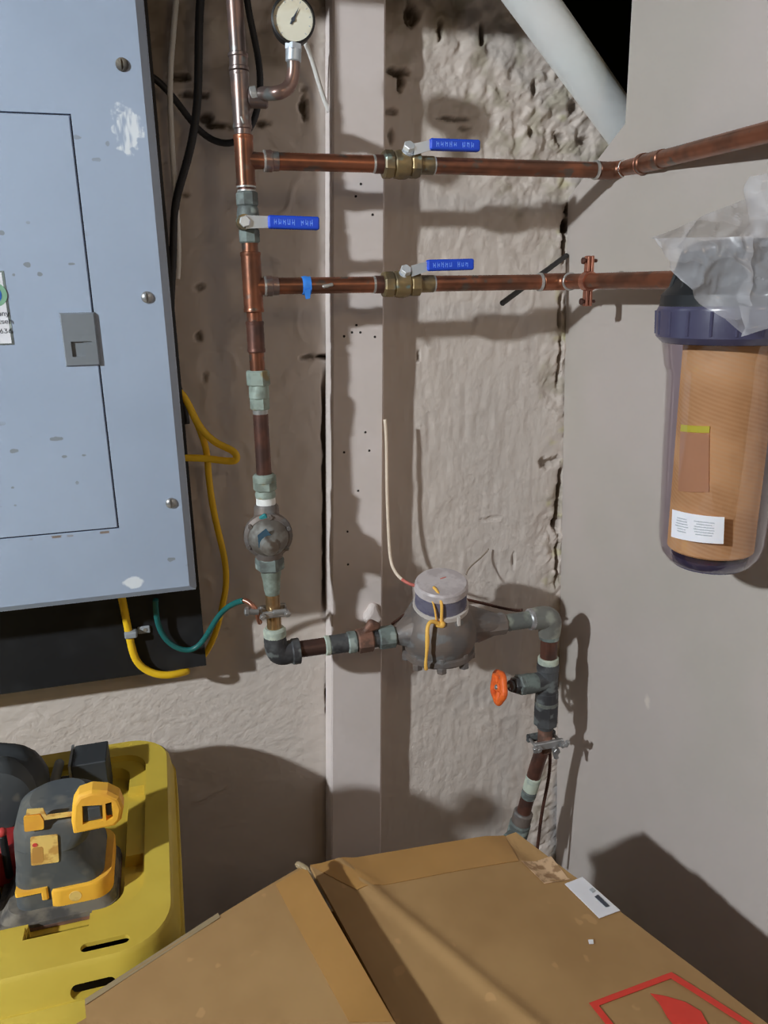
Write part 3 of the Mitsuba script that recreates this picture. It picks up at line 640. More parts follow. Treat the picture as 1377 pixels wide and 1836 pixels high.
# ------------------------------------------------------------------ supply pipe: adapter, nipple, elbow, horizontal run to the meter
sp = thing('supply_pipe', 'corroded nipple, elbow and dark pipe leading from below the regulator to the water meter', 'pipe')
def bp(py): return np.array([RX+.001, RY, aY(481+(py-1040)*.05, py, RY)[2]])
part(sp, 'adapter', lathe(bp(1018), [0, 0, -1], [(0, .0135), (.010, .0135), (.012, .0125), (.018, .0118), (.030, .0108), (.038, .0094)], 28), 'brass_green')
part(sp, 'nipple', lathe(bp(1066), [0, 0, -1], [(0, .0098), (bp(1066)[2]-bp(1142)[2], .0098)], 28), 'brass_bright')
zb = aY(560, 1161, RY)[2]; zbl = zb
eb = np.array([RX+.002, RY, zb-.002])
part(sp, 'collar', lathe(bp(1126), [0, 0, -1], [(0, .0125), (.003, .0155), (.012, .0155), (.014, .0145)], 28), 'pale_green')
el = tube([bp(1138), bp(1150)+[0, 0, 0], eb+[.004, 0, .002], eb+[.016, 0, 0], eb+[.026, 0, 0]], [.0150, .0155, .0165, .0160, .0155], 24, 8)
part(sp, 'elbow', cat([el, lathe(eb+[.020, 0, 0], [1, 0, 0], [(0, .0165), (.002, .018), (.011, .018), (.012, .0165)], 28)]), 'iron', 30)
def hx(px, py=1158): return aY(px, py, RY)[0]
def hseg(root, name, px0, px1, r, m, hexa=False, lab=None):
    p, q = np.array([hx(px0), RY, zbl]), np.array([hx(px1), RY, zbl])
    return part(root, name, hexn(p, q, r, 8, .2) if hexa else rod(p, q, r), m, False if hexa else 30, lab)
hseg(sp, 'sealant_ring', 523, 534, .0150, 'pale_green')
hseg(sp, 'pipe', 530, 590, .0115, 'copper_dark')
hseg(sp, 'sealant_ring', 582, 592, .0140, 'pale_green')
hseg(sp, 'nipple', 590, 632, .0135, 'iron')
hseg(sp, 'sealant_ring', 622, 640, .0155, 'verdigris')
hseg(sp, 'union_nut', 640, 668, .0175, 'rust', True, 'rusty union nut')
hseg(sp, 'pipe', 664, 690, .0125, 'iron')
hseg(sp, 'coupling', 678, 708, .0165, 'verdigris', True)
part(sp, 'lug', hull([(aY(655, 1131, RY-.005), .004), (aY(665, 1118, RY-.004), .006), (aY(676, 1122, RY-.002), .005)]), 'rust')
pb = thing('putty_lump', 'pale lump of putty stuck on the post above the pipe union', 'putty')
k = hull([(aY(662, 1106, -.05), .010), (aY(668, 1090, -.047), .007), (aY(676, 1110, -.05), .008)]).subdivide().subdivide()
k.vertices += k.vertex_normals*(.0045*fb(k.vertices, 110., 2))[:, None]
part(pb, 'lump', k, 'board_paint', True)

gcl = thing('ground_clamp', 'silver ground clamp on the brass nipple below the regulator holding the green wire', 'clamp')
gz = bp(1096)[2]; gp = np.array([RX+.001, RY, gz])
for s in (1, -1):
    part(gcl, 'jaw', rbox(gp+np.array([.001, -s*.0115, 0]), (.036, .006, .0095), .002), 'zinc')
    part(gcl, 'bolt', cat([rod(gp+np.array([s*.0165, -.020, 0]), gp+np.array([s*.0165, .016, 0]), .0024, 12), hexn(gp+np.array([s*.0165, -.0145, 0]), gp+np.array([s*.0165, -.019, 0]), .0046)]), 'zinc', False)
part(gcl, 'lug', cat([rod(aY(438, 1096, RY-.012), aY(464, 1097, RY-.012), .0042, 14), hexn(aY(439, 1096, RY-.012), aY(446, 1096, RY-.012), .0060), rod(aY(490, 1098, RY-.014), aY(513, 1096, RY-.014), .0036, 14)]), 'zinc', 25)
part(gcl, 'copper_end', ptube([(436, 1076), (446, 1080), (456, 1090), (462, 1104), (466, 1116)], [-.13, -.135, -.140, -.138, -.13], 4.6), 'copper_bright', True, 'bare copper end of the wire')

# ------------------------------------------------------------------ water meter
wm = thing('water_meter', 'bronze water meter with a round grey register on top', 'water meter')
MY = RY+.004
mc = aY(786, 1140, MY); sc = mpp(mc)
zt, zbm = aY(790, 1079, MY)[2], aY(800, 1170, MY)[2]
L = zt-zbm
body = lathe([mc[0], MY, zbm], [0, 0, 1], [(0, .050), (.003, .053), (.010, .053), (.012, .050), (L*.35, .056), (L*.55, .056), (L*.78, .049), (L*.95, .041), (L, .038)], 40)
s1, s2 = np.array([hx(706), RY, zbl]), aY(912, 1116, RY)
zr2 = s2[2]
arm1 = hull([(s1+[.008, 0, 0], .0135), (s1+[.030, .002, .002], .021), ([mc[0]-.02, MY, zbl+.006], .034)])
arm2 = hull([(np.array([s2[0]-.012, RY, zr2]), .0125), ([s2[0]-.05, MY, zr2-.006], .019), ([mc[0]+.02, MY, zbl+.008], .032)])
allb = tri(man(body) + man(arm1) + man(arm2))
part(wm, 'body', allb, 'bronze', 35)
hn = hexn([s2[0]-.038, RY, zr2], [s2[0]-.006, RY, zr2], .0165, 8, .2)
part(wm, 'spud_nut', hn, 'bronze', False)
for k in range(8):
    an = k*np.pi/4-.25
    part(wm, 'bolt', cat([rod([mc[0]+.047*np.cos(an), MY+.047*np.sin(an), zbm-.006], [mc[0]+.047*np.cos(an), MY+.047*np.sin(an), zbm+.016], .0062, 12), hexn([mc[0]+.047*np.cos(an), MY+.047*np.sin(an), zbm-.007], [mc[0]+.047*np.cos(an), MY+.047*np.sin(an), zbm+.002], .0075)]), 'bronze', 25)
rax = np.array([-.05, -.22, 1.]); rax /= np.linalg.norm(rax)
rb = np.array([mc[0]+.001, MY-.006, zt-.008])
RR = 46*sc
part(wm, 'neck', lathe(rb-rax*.006, rax, [(0, .041), (.012, RR*1.0)], 36), 'bronze')
part(wm, 'collar', lathe(rb+rax*.002, rax, [(0, RR*1.0), (.001, RR*1.07), (.008, RR*1.07), (.009, RR*1.0)], 40), 'collar', 30, 'pale collar ring')
part(wm, 'register', lathe(rb+rax*.008, rax, [(0, RR*.99), (.026, RR*.97)], 40), 'reg_blue', 30, 'blue-grey register housing')
lid = part(wm, 'lid', lathe(rb+rax*.034, rax, [(0, RR*1.0), (.001, RR*1.02), (.010, RR*1.0), (.013, RR*.94), (.0135, RR*.5)], 40), 'lid_grey', 30, 'pale grey register lid')
Rf = frame(rax); ex = Rf[:, 0] if Rf[0, 0] > 0 else -Rf[:, 0]; ey = np.cross(rax, ex)
top = rb+rax*.0476
part(lid, 'red_mark', hull([(top+ex*.001+ey*.006-rax*.0008, .0012), (top+ex*.009+ey*.008-rax*.0008, .0012)]), 'red_wire', 30)
part(wm, 'glue_drip', cat([tube([top-ex*.016-ey*.012, top-ex*.014-ey*.026-rax*.002, top-ex*.013-ey*RR*.955-rax*.012, top-ex*.013-ey*RR*1.02-rax*.034, top-ex*.013-ey*RR*1.10-rax*.046], .0022, 10, 6),
     tube([top-ex*.024-ey*.026-rax*.008, top-ex*.022-ey*RR*.90-rax*.020, top-ex*.020-ey*RR*1.0-rax*.044], .0014, 8, 6),
     hull([(top-ex*.013-ey*RR*1.08-rax*.044, .005), (top-ex*.019-ey*RR*1.03-rax*.044, .004)]),
     tube([top-ex*.013-ey*RR*1.1-rax*.046, aY(768, 1120, MY-.052), aY(766, 1150, MY-.057), aY(764, 1180, MY-.056), aY(764, 1200, MY-.052)], [.003, .0026, .003, .002, .0028], 10, 6)]), 'glue', True, 'dried yellow glue drip')
part(wm, 'seal_clip', rbox(rb+rax*.004-ey*RR*1.09+ex*.012, (.005, .004, .014), .0014), 'collar')
jw = solo('jumper_wire', ptube([(704, 1118), (740, 1092), (790, 1072), (850, 1078), (900, 1090), (935, 1094)], [-.105, -.062, -.045, -.045, -.058, -.10], 2.6), 'copper_dark', 'thin brown copper wire passing behind the water meter', 'wire', True)
w2 = solo('stray_wire', ptube([(836, 1030), (845, 1015), (862, 1000), (876, 984)], [-.06, -.04, -.02, -.008], 1.3), 'grey_cable', 'thin dark wire sticking up right of the meter register', 'wire', True)

# ------------------------------------------------------------------ outlet pipe
op = thing('outlet_pipe', 'dark iron outlet pipe with elbow and tee in the corner right of the meter', 'pipe')
EX, = [aY(984, 1160, RY)[0]]
def ep_(px, py): return aY(px, py, RY)
part(op, 'nipple', rod([s2[0]-.010, RY, zr2], [aY(965, 1110, RY)[0], RY, zr2], .0128), 'iron_green')
part(op, 'solder_ring', rod([aY(947, 1114, RY)[0], RY, zr2], [aY(958, 1114, RY)[0], RY, zr2], .0165), 'zinc')
c0 = np.array([EX, RY, zr2]);
part(op, 'elbow', cat([tube([[aY(954, 1112, RY)[0], RY, zr2], [EX-.014, RY, zr2], [EX-.003, RY, zr2-.004], [EX, RY, zr2-.016], [EX, RY, zr2-.030]], [.0165, .0175, .0185, .0175, .0165], 24, 8)]), 'pale_iron', 30, 'pale greenish grey elbow')
def oz(py): return aY(983, py, RY)[2]
def oseg(name, y0, y1, r, m, hexa=False, lab=None, r1=None):
    p, q = np.array([EX, RY, oz(y0)]), np.array([EX, RY, oz(y1)])
    me = hexn(p, q, r, 8, .2) if hexa else lathe(p, [0, 0, -1], [(0, r*.94), (.001, r), (p[2]-q[2]-.001, r1 or r), (p[2]-q[2], (r1 or r)*.94)], 28)
    return part(op, name, me, m, False if hexa else 30, lab)
oseg('sealant_ring', 1136, 1146, .0150, 'verdigris')
oseg('nipple', 1142, 1182, .0128, 'copper_dark')
oseg('sealant_ring', 1178, 1190, .0160, 'pale_green')
zt_ = oz(1219)
tee_ = cat([lathe([EX, RY, oz(1188)], [0, 0, -1], [(0, .0165), (.010, .0175), (.012, .0165), (oz(1188)-oz(1240), .0165)], 28), rod([EX, RY, zt_], [EX-.026, RY-.004, zt_+.001], .0150)])
part(op, 'tee', tee_, 'iron', 30)
oseg('coupling', 1238, 1258, .0178, 'iron')
oseg('sealant_ring', 1254, 1262, .0182, 'iron_green')
oseg('reducer', 1258, 1298, .0190, 'iron', True)
oseg('bushing', 1276, 1304, .0130, 'iron')
oseg('pipe', 1298, 1345, .0115, 'rust')
k0, k1 = np.array([EX, RY, oz(1338)]), aY(937, 1462, RY+.02)
part(op, 'bend', tube([[EX, RY, oz(1318)], [EX-.0015, RY, oz(1334)], aY(966, 1362, RY+.004), aY(956, 1394, RY+.01), k1], .0112, 22, 8), 'copper_dark', True)
def onb(t): return aY(966+(937-966)*t, 1362+(1462-1362)*t, RY+.004+.016*t)
part(op, 'sealant_band', rod(onb(.30), onb(.55), .0124), 'pale_green', 30, 'pale yellow-green sealant band')
part(op, 'sealant_band', rod(onb(.55), onb(.68), .0121), 'verdigris')
part(op, 'flange', rod(onb(.93), onb(1.13), .0160), 'bronze')
part(op, 'shutoff', cat([rod(onb(1.12), onb(1.5), .0175), rod(onb(1.25), onb(1.25)+np.array([-.026, -.012, -.004]), .009), rod(onb(1.5), onb(2.6), .0125)]), 'verdigris', 30, 'pale corroded valve at the foot of the pipe')
dv = thing('drain_valve', 'small drain valve with an orange handwheel below the water meter', 'valve')
va = np.array([EX-.024, RY-.004, zt_+.001]); vd = np.array([-1, -.16, .14]); vd /= np.linalg.norm(vd)
part(dv, 'body', cat([lathe(va, vd, [(0, .0150), (.012, .0158), (.024, .0150), (.028, .0125)], 24), hexn(va+vd*.020, va+vd*.032, .0165)]), 'verdigris', 25)
part(dv, 'bonnet', cat([hexn(va+vd*.030, va+vd*.041, .0125), rod(va+vd*.040, va+vd*.047, .0085)]), 'iron', 25)
part(dv, 'stem', rod(va+vd*.045, va+vd*.068, .0035, 12), 'brass')
wc = va+vd*.066; Rw = frame(vd+np.array([0, .24, 0])); th = np.linspace(0, 2*np.pi, 33)[:-1]
Rwv = [Rw[:, 0], Rw[:, 1]]
ringp = np.array([wc + Rw[:, 0]*np.cos(t)*.0215*(1+.07*np.cos(5*t)) + Rw[:, 1]*np.sin(t)*.0215*(1+.07*np.cos(5*t)) for t in np.append(th, th[:2])])
wheel = [tube(ringp, .0050, 12, smooth=False)]
for t in np.arange(5)*2*np.pi/5:
    wheel.append(rod(wc, wc+(Rw[:, 0]*np.cos(t)+Rw[:, 1]*np.sin(t))*.021, .0034, 10))
wheel.append(rod(wc-Rw[:, 2]*.004, wc+Rw[:, 2]*.004, .0075))
part(dv, 'handwheel', cat(wheel), 'orange', 30, 'orange five-lobed handwheel')
part(dv, 'screw', lathe(wc+Rw[:, 2]*.004, Rw[:, 2], [(0, .004), (.002, .003)], 12), 'zinc')
gc2 = thing('ground_clamp', 'grey ground clamp with wing bolts on the outlet pipe in the corner', 'clamp')
gq = np.array([EX, RY, oz(1326)])
for s in (1, -1):
    part(gc2, 'jaw', rbox(gq+np.array([0, -s*.0130, 0]), (.050, .007, .013), .0022), 'zinc' if s > 0 else 'iron')
    part(gc2, 'bolt', cat([rod(gq+np.array([s*.021, -.024, 0]), gq+np.array([s*.021, .018, 0]), .0026, 12), hexn(gq+np.array([s*.021, -.017, 0]), gq+np.array([s*.021, -.023, 0]), .0058), rod(gq+np.array([s*.026, -.020, -.004]), gq+np.array([s*.029, -.022, .006]), .0036, 10)]), 'zinc', 25)
part(gc2, 'lug', cat([hexn(gq+np.array([.012, -.020, -.012]), gq+np.array([.012, -.012, -.012]), .0058), rod(gq+np.array([.012, -.018, -.024]), gq+np.array([.008, -.014, -.004]), .004, 10)]), 'zinc', 25)
solo('copper_wire', ptube([(984, 1336), (986, 1370), (981, 1410), (973, 1450), (966, 1500), (958, 1560)], [-.114, -.113, -.112, -.110, -.108, -.105], 2.8), 'copper_dark', 'thin copper ground wire running down from the corner clamp', 'wire', True)

# ------------------------------------------------------------------ white drain pipe
c_a, c_b = aY(953, 0, -.10), aY(1112, 222, -.045)
dd = (c_b-c_a)/np.linalg.norm(c_b-c_a)
r_p = 37*mpp((c_a+c_b)/2)
solo('drain_pipe', rod(c_a-dd*.08, c_b+dd*.10, r_p, 40), 'pvc', 'thick white plastic drain pipe slanting down behind the drywall edge', 'pipe')

# ------------------------------------------------------------------ water filter
wf = thing('water_filter', 'clear water filter housing with a tan cartridge hung on the drywall', 'water filter')
fz = lambda z, r: (z-1.26, r)
P0 = np.array([FC[0], FC[1], 1.26])
def fl(prof, n=64, off=0): return lathe(P0, [0, 0, 1], [(z-1.26, r) for z, r in prof], n)
zbot = aY(1277, 1026, -.49)[2]
zring0, zring1 = aY(1310, 604, -.50)[2], aY(1310, 548, -.50)[2]
sump_prof = [(zbot, .006), (zbot+.003, .026), (zbot+.010, .040), (zbot+.020, .0468), (zbot+.032, .0495), (1.40, .0528), (1.475, .0548), (1.480, .0575), (zring0+.004, .063)]
def shell(prof, n=72):
    th = np.arange(n)*2*np.pi/n; v = [[FC[0], FC[1], prof[0][0]]]; f = []
    for z, r in prof: v += [[FC[0]+r*np.cos(t), FC[1]+r*np.sin(t), z] for t in th]
    for j in range(n): f.append([0, 1+(j+1) % n, 1+j])
    for i in range(len(prof)-1):
        for j in range(n):
            q, w = 1+i*n+j, 1+i*n+(j+1) % n
            f += [[q, w, w+n], [q, w+n, q+n]]
    return trimesh.Trimesh(v, f, process=False)
part(wf, 'sump', shell(sump_prof), 'sump', True, 'clear purple-tinted bowl')
part(wf, 'bowl_foot', fl([(zbot+.0035, .024), (zbot+.006, .034), (zbot+.016, .036), (zbot+.018, .030)]), 'ring', 30, 'dark bottom seat inside the bowl')
cz0, cz1 = zbot+.022, zring0-.004
part(wf, 'cartridge', fl([(cz0, .0385), (cz0+.002, .0405), (cz1-.002, .0415), (cz1, .0395)]), 'cartridge', 30, 'tan pleated cartridge')
part(wf, 'ring', fl([(zring0-.006, .061), (zring0-.002, .0655), (zring0, .0672), (zring1-.004, .0680), (zring1, .066)]), 'ring', 30, 'glossy dark violet lock ring')
for k in range(20):
    an = k*2*np.pi/20
    part(wf, 'ring__grip_rib', rod([FC[0]+.0668*np.cos(an), FC[1]+.0668*np.sin(an), zring0+.002], [FC[0]+.0678*np.cos(an), FC[1]+.0678*np.sin(an), zring1-.004], .0016, 8), 'ring', 30)
part(wf, 'cap', fl([(zring1-.001, .066), (zring1+.010, .065), (zring1+.018, .058), (zring1+.032, .050), (zring1+.052, .046), (zring1+.056, .040)]), 'cap_black', 30, 'black cap')
for k in range(16):
    an = k*2*np.pi/16
    part(wf, 'cap__rib', rod([FC[0]+.0585*np.cos(an), FC[1]+.0585*np.sin(an), zring1+.012], [FC[0]+.048*np.cos(an), FC[1]+.048*np.sin(an), zring1+.050], .0022, 8), 'cap_black', 30)
part(wf, 'inlet', cat([rod(q2+np.array([-.0, -.0, 0]), np.array([FC[0]+.02, FC[1]+.02, zz2-.004]), .0145), rod(q2-u2*.010, q2+u2*.004, .0125)]), 'cap_black', 30)
part(wf, 'bracket', box(FC[0]-.02, dx(1.56)-.001, FC[1]-.03, FC[1]+.03, zring1+.040, zring1+.046), 'black', False)
def onfilter(px, py, r):
    """where the line of sight through a photo point meets the filter's cylinder of radius r"""
    d = ray(px, py); o = CAM[:2]-FC; a_ = d[:2]@d[:2]; b_ = 2*o@d[:2]; c_ = o@o-r*r
    s = b_*b_-4*a_*c_
    t = (-b_-math.sqrt(max(s, 0)))/(2*a_); return CAM+d*t
def curved(px4, r, n=16, th=.0006):
    P = [onfilter(x, y, r) for x, y in px4]
    an = [math.atan2(p[1]-FC[1], p[0]-FC[0]) % (2*math.pi) for p in P]
    def fn(u, v):
        a0 = an[0]*(1-v)+an[3]*v; a1 = an[1]*(1-v)+an[2]*v
        z0 = P[0][2]*(1-v)+P[3][2]*v; z1 = P[1][2]*(1-v)+P[2][2]*v
        t = a0*(1-u)+a1*u
        return np.stack([FC[0]+r*np.cos(t), FC[1]+r*np.sin(t), z0*(1-u)+z1*u], -1)
    return sheet(fn, n, 4, th), fn
rs_ = .0525
m_, fn_ = curved([(1206, 913), (1299, 927), (1297, 975), (1204, 962)], rs_)
stk = part(wf, 'sticker', m_, 'label_white', 30, 'white sticker with fine print')
for k in range(6):
    r_ = np.random.default_rng(k)
    for u0, u1 in ((.10, .38), (.46, .85)):
        vv = .22+.095*k; e = r_.random()*.06
        mm = sheet(lambda u, v: fn_(u0+e+(u1-u0-2*e)*u, vv+.035*v)*1.0, 8, 2, 0)
        nv = mm.vertices.copy(); dirn = np.stack([nv[:, 0]-FC[0], nv[:, 1]-FC[1], nv[:, 0]*0], 1); dirn /= np.linalg.norm(dirn, axis=1, keepdims=True)
        mm.vertices = nv+dirn*.0012
        part(stk, 'print_line', mm, 'ink_soft', True)
m_, _ = curved([(1222, 761), (1273, 764), (1272, 776), (1221, 773)], .0422, 10)
part(wf, 'lime_strip', m_, 'lime', 30, 'lime green strip on the cartridge')
m_, _ = curved([(1221, 775), (1272, 778), (1271, 882), (1217, 880)], .0419, 10)
mat('wrap', prin(A(172, 132, 94, 1.75), .3))
part(wf, 'wrapper', m_, 'wrap', 30, 'brown paper wrapper on the cartridge')

# ------------------------------------------------------------------ plastic bag on the filter
pbag = thing('plastic_bag', 'crumpled clear plastic bag draped over the top of the water filter', 'bag')
def crump(fn, amp, seed, nu=60, nv=60):
    def g(u, v):
        P = fn(u, v)
        n1 = np.abs(fb(P, 27., seed, 3)); n2 = np.abs(fb(P*np.array([1., 1., .55]), 75., seed+3, 2))
        P = P.copy(); P[..., 1] += amp*(n1*2.4-.3)+amp*.38*n2; P[..., 0] += amp*.4*fb(P, 26., seed+7, 2); return P
    return sheet(g, nu, nv, 0)
FYb = -.565
part(pbag, 'fold', crump(bilin(aY(1168, 428, -.54), aY(1345, 424, -.57), aY(1336, 602, -.575), aY(1255, 545, -.56)), .016, 3), 'film', 25)
part(pbag, 'fold', crump(bilin(aY(1340, 318, -.545), aY(1440, 300, -.56), aY(1450, 560, -.60), aY(1330, 604, -.585)), .016, 9), 'film', 25)
part(pbag, 'fold', crump(bilin(aY(1170, 426, -.54), aY(1350, 350, -.52), aY(1400, 436, -.50), aY(1225, 452, -.53)), .016, 15, 50, 50), 'film', 25)

# ------------------------------------------------------------------ yellow tote with tools
ZL = .96
tt_ = thing('storage_tote', 'yellow tote lid with slots and a sunken tray carrying power tools', 'tote')
def rrect(x0, x1, y0, y1, r): return sg.box(x0+r, y0+r, x1-r, y1-r).buffer(r, quad_segs=10)
def lay(p, z): return np.array([[x, y, z] for x, y in np.array(p.exterior.coords)[:-1]])
def phull(*ls): return Manifold.hull_points(np.vstack(ls).astype(np.float32))
TX0, TX1, TY0, TY1 = -.60, -.036, -.470, -.088
outer = phull(lay(rrect(TX0+.004, TX1-.004, TY0+.004, TY1-.004, .052), ZL), lay(rrect(TX0, TX1, TY0, TY1, .056), ZL-.004), lay(rrect(TX0-.004, TX1+.004, TY0-.012, TY1+.004, .060), ZL-.030))
skirt = phull(lay(rrect(TX0-.004, TX1+.006, TY0-.013, TY1+.004, .06), ZL-.028), lay(rrect(TX0-.010, TX1+.006, TY0-.030, TY1+.006, .07), ZL-.052), lay(rrect(TX0-.010, TX1+.006, TY0-.032, TY1+.006, .07), ZL-.062))
rim_in = rrect(TX0+.05, -.0655, -.408, -.124, .034)
trayc = phull(lay(rim_in, ZL+.01), lay(rrect(TX0+.055, -.0675, -.406, -.126, .032), ZL-.008))
trayd = phull(lay(rrect(TX0+.07, -.084, -.398, -.138, .024), ZL+.01), lay(rrect(TX0+.076, -.090, -.392, -.142, .022), ZL-.022))
lidm = outer + skirt - trayc - trayd
for y0, y1 in ((-.222, -.190), (-.352, -.322)):
    lidm -= man(box(-.094, -.069, y0, y1, ZL-.022, ZL+.0))
lidm -= man(box(-.178, -.118, -.424, -.38, ZL-.022, ZL+.01))
cav = phull(lay(rrect(TX0+.006, TX1-.006, TY0+.008, TY1-.006, .05), ZL-.0045), lay(rrect(TX0-.002, TX1-.001, TY0-.022, TY1-.001, .06), ZL-.07))
cav -= phull(lay(rim_in.buffer(.0035), ZL+.01), lay(rim_in.buffer(.0030), ZL-.012)) + phull(lay(rrect(TX0+.066, -.080, -.402, -.134, .024), ZL), lay(rrect(TX0+.072, -.086, -.396, -.138, .022), ZL-.026))
cav -= man(box(-.098, -.066, -.226, -.186, ZL-.026, ZL)) + man(box(-.098, -.066, -.356, -.318, ZL-.026, ZL))
lidm -= cav
def slotcut(c, L_, w, z0, z1, tilt=0.): 
    p = sg.LineString([(c[0]-L_/2, c[1]), (c[0]+L_/2, c[1])]).buffer(w/2)
    return phull(lay(p, z0), lay(p, z1))
s1a, s1b = aZ(155, 1694, ZL), aZ(222, 1688, ZL)
lidm -= slotcut(((s1a[0]+s1b[0])/2, (s1a[1]+s1b[1])/2), s1b[0]-s1a[0], .0105, ZL-.10, ZL+.01)
b1a, b1b = aZ(190, 1340, ZL), aZ(231, 1337, ZL)
lidm -= slotcut(((b1a[0]+b1b[0])/2, (b1a[1]+b1b[1])/2), b1b[0]-b1a[0], .006, ZL-.10, ZL+.01)
sf = [aZ(x, y, ZL-.022) for x, y in ((140, 1762), (198, 1746))]
lidm -= man(hull([((p[0], yy, p[2]), .0058) for p in sf for yy in (-.53, -.462)]))
part(tt_, 'lid', tri(lidm), 'yellow', 25, 'yellow lid')
part(tt_, 'tub', tri(phull(lay(rrect(TX0+.02, TX1-.02, TY0+.022, TY1-.02, .05), ZL-.0625), lay(rrect(TX0+.06, TX1-.06, TY0+.05, TY1-.05, .05), .2))), 'tote', 25, 'dark tub under the lid')
ZF = ZL-.022

sn = thing('orbital_sander', 'dusty grey and yellow palm sander standing in the yellow tray', 'sander')
sx, sy = -.148, -.338
def slabz(levels, n=6):
    """hull chain of rounded rectangles (x0,x1,y0,y1,r,z)"""
    out = None
    for a_, b_ in zip(levels[:-1], levels[1:]):
        h_ = phull(lay(rrect(*a_[:5]), a_[5]), lay(rrect(*b_[:5]), b_[5])); out = h_ if out is None else out+h_
    return out
pad = slabz([(-.213, -.0935, -.389, -.288, .018, ZF+.004), (-.213, -.0935, -.389, -.288, .018, ZF+.009)])
part(sn, 'pad', tri(pad), 'dusty', 25, 'dusty sanding pad')
part(sn, 'paper', tri(slabz([(-.214, -.0930, -.3900, -.287, .018, ZF+.0006), (-.214, -.0930, -.3900, -.287, .018, ZF+.0040)])), 'rust', 25)
skirt_ = slabz([(-.208, -.095, -.387, -.292, .014, ZF+.009), (-.200, -.097, -.385, -.294, .018, ZF+.019)])
part(sn, 'skirt', tri(skirt_), 'dusty', 25)
band = slabz([(-.164, -.0975, -.3850, -.294, .018, ZF+.018), (-.164, -.0965, -.3852, -.294, .02, ZF+.036), (-.164, -.0975, -.384, -.296, .02, ZF+.039)])
part(sn, 'band', tri(band), 'tool_yellow', 25, 'yellow base band')
part(sn, 'band__step', tri(slabz([(-.1885, -.158, -.3842, -.34, .003, ZF+.039), (-.1885, -.158, -.3838, -.34, .003, ZF+.0435)])), 'tool_yellow', 25)
part(sn, 'band__step', tri(slabz([(-.1645, -.158, -.3844, -.34, .002, ZF+.030), (-.1645, -.158, -.3840, -.34, .002, ZF+.0435)])), 'tool_yellow', 25)
part(sn, 'band__button', lathe([-.133, -.3846, ZF+.028], [0, -1, 0], [(0, .0062), (.0010, .0060)], 20), 'sticker_tan')
lower = slabz([(-.192, -.104, -.382, -.296, .016, ZF+.018), (-.190, -.105, -.3815, -.298, .018, ZF+.046), (-.188, -.116, -.381, -.300, .020, ZF+.060), (-.187, -.124, -.3805, -.302, .022, ZF+.084)])
part(sn, 'body', tri(lower), 'tool_grey', 25, 'dusty dark grey body')
head = slabz([(-.187, -.116, -.3805, -.30, .022, ZF+.080), (-.186, -.104, -.3802, -.298, .024, ZF+.098), (-.182, -.106, -.377, -.302, .028, ZF+.110), (-.170, -.116, -.366, -.312, .024, ZF+.119)])
part(sn, 'head', tri(head), 'tool_grey', 25)
# yellow switch surround on the head's front right
def front_ring():
    o_ = [aY(x, y, -.385) for x, y in [(132, 1440), (142, 1424), (165, 1416), (192, 1418), (212, 1428), (220, 1446), (216, 1466), (205, 1477), (160, 1486), (134, 1491), (130, 1470)]]
    po = sg.Polygon([(p[0], p[2]) for p in o_]).buffer(.004, quad_segs=6).buffer(-.003, quad_segs=6)
    i_ = [aY(x, y, -.385) for x, y in [(148, 1440), (184, 1438), (185, 1466), (149, 1473)]]
    pi_ = sg.Polygon([(p[0], p[2]) for p in i_])
    j_ = [aY(x, y, -.385) for x, y in [(189, 1436), (200, 1433), (203, 1462), (191, 1466)]]
    pj_ = sg.Polygon([(p[0], p[2]) for p in j_])
    return po, pi_, pj_
po, pi_, pj_ = front_ring()
def yext(poly, y0, y1): 
    return prism(list(poly.exterior.coords)[:-1], y0, y1)
ringm = phull(*[np.array([[x, y, z] for x, z in np.array(po.buffer(b_).exterior.coords)[:-1]]) for y, b_ in ((-.372, 0.0), (-.386, 0.), (-.389, -.002), (-.390, -.004))])
ringm = ringm - man(yext(pi_, -.40, -.384)) - man(yext(pj_, -.40, -.384))
sw = part(sn, 'switch_surround', tri(ringm), 'tool_yellow', 25, 'yellow switch surround')
part(sw, 'switch', tri(man(yext(pi_.buffer(-.0008), -.3868, -.3830))), 'tool_dark', False)
part(sw, 'switch', rbox(np.array([pi_.centroid.x+.002, -.3872, pi_.centroid.y]), (.012, .003, .012), .001), 'tool_dark')
part(sw, 'lock_button', rbox(np.array([pj_.centroid.x, -.385, pj_.centroid.y]), (.006, .004, .014), .0014), 'black')
def fplate(name, pts, y, m, t=.0012, lab=None):
    P = [aY(px, py, y) for px, py in pts]
    pg_ = sg.Polygon([(p[0], p[2]) for p in P]); r_ = .0018
    q_ = pg_.buffer(-r_).buffer(r_, quad_segs=5)
    pg_ = q_ if q_.geom_type == 'Polygon' and q_.area > .7*pg_.area else pg_
    return part(sn, name, yext(pg_, y-t, y+.0015), m, False, lab)
fplate('grip_pad', [(42, 1464), (72, 1460), (78, 1470), (79, 1486), (44, 1491)], -.3812, 'tool_yellow', .0008, 'yellow ribbed grip patch')
fplate('rating_plate', [(54, 1502), (103, 1497), (106, 1545), (56, 1552)], -.3815, 'sticker_tan', .0006, 'yellow rating plate')
mat('plate_brown', prin(A(160, 118, 60), .5))
fplate('rating_print', [(58, 1520), (77, 1518), (78, 1546), (58, 1548)], -.3822, 'plate_brown', .0003)
fplate('rating_red', [(58, 1513), (67, 1512), (67, 1518), (58, 1519)], -.3826, 'red_bright', .0003)
fplate('stripe', [(48, 1452), (77, 1450), (83, 1462), (130, 1456), (130, 1463), (80, 1470), (73, 1458), (46, 1461)], -.3808, 'sticker_tan', .0005, 'tan stripe')

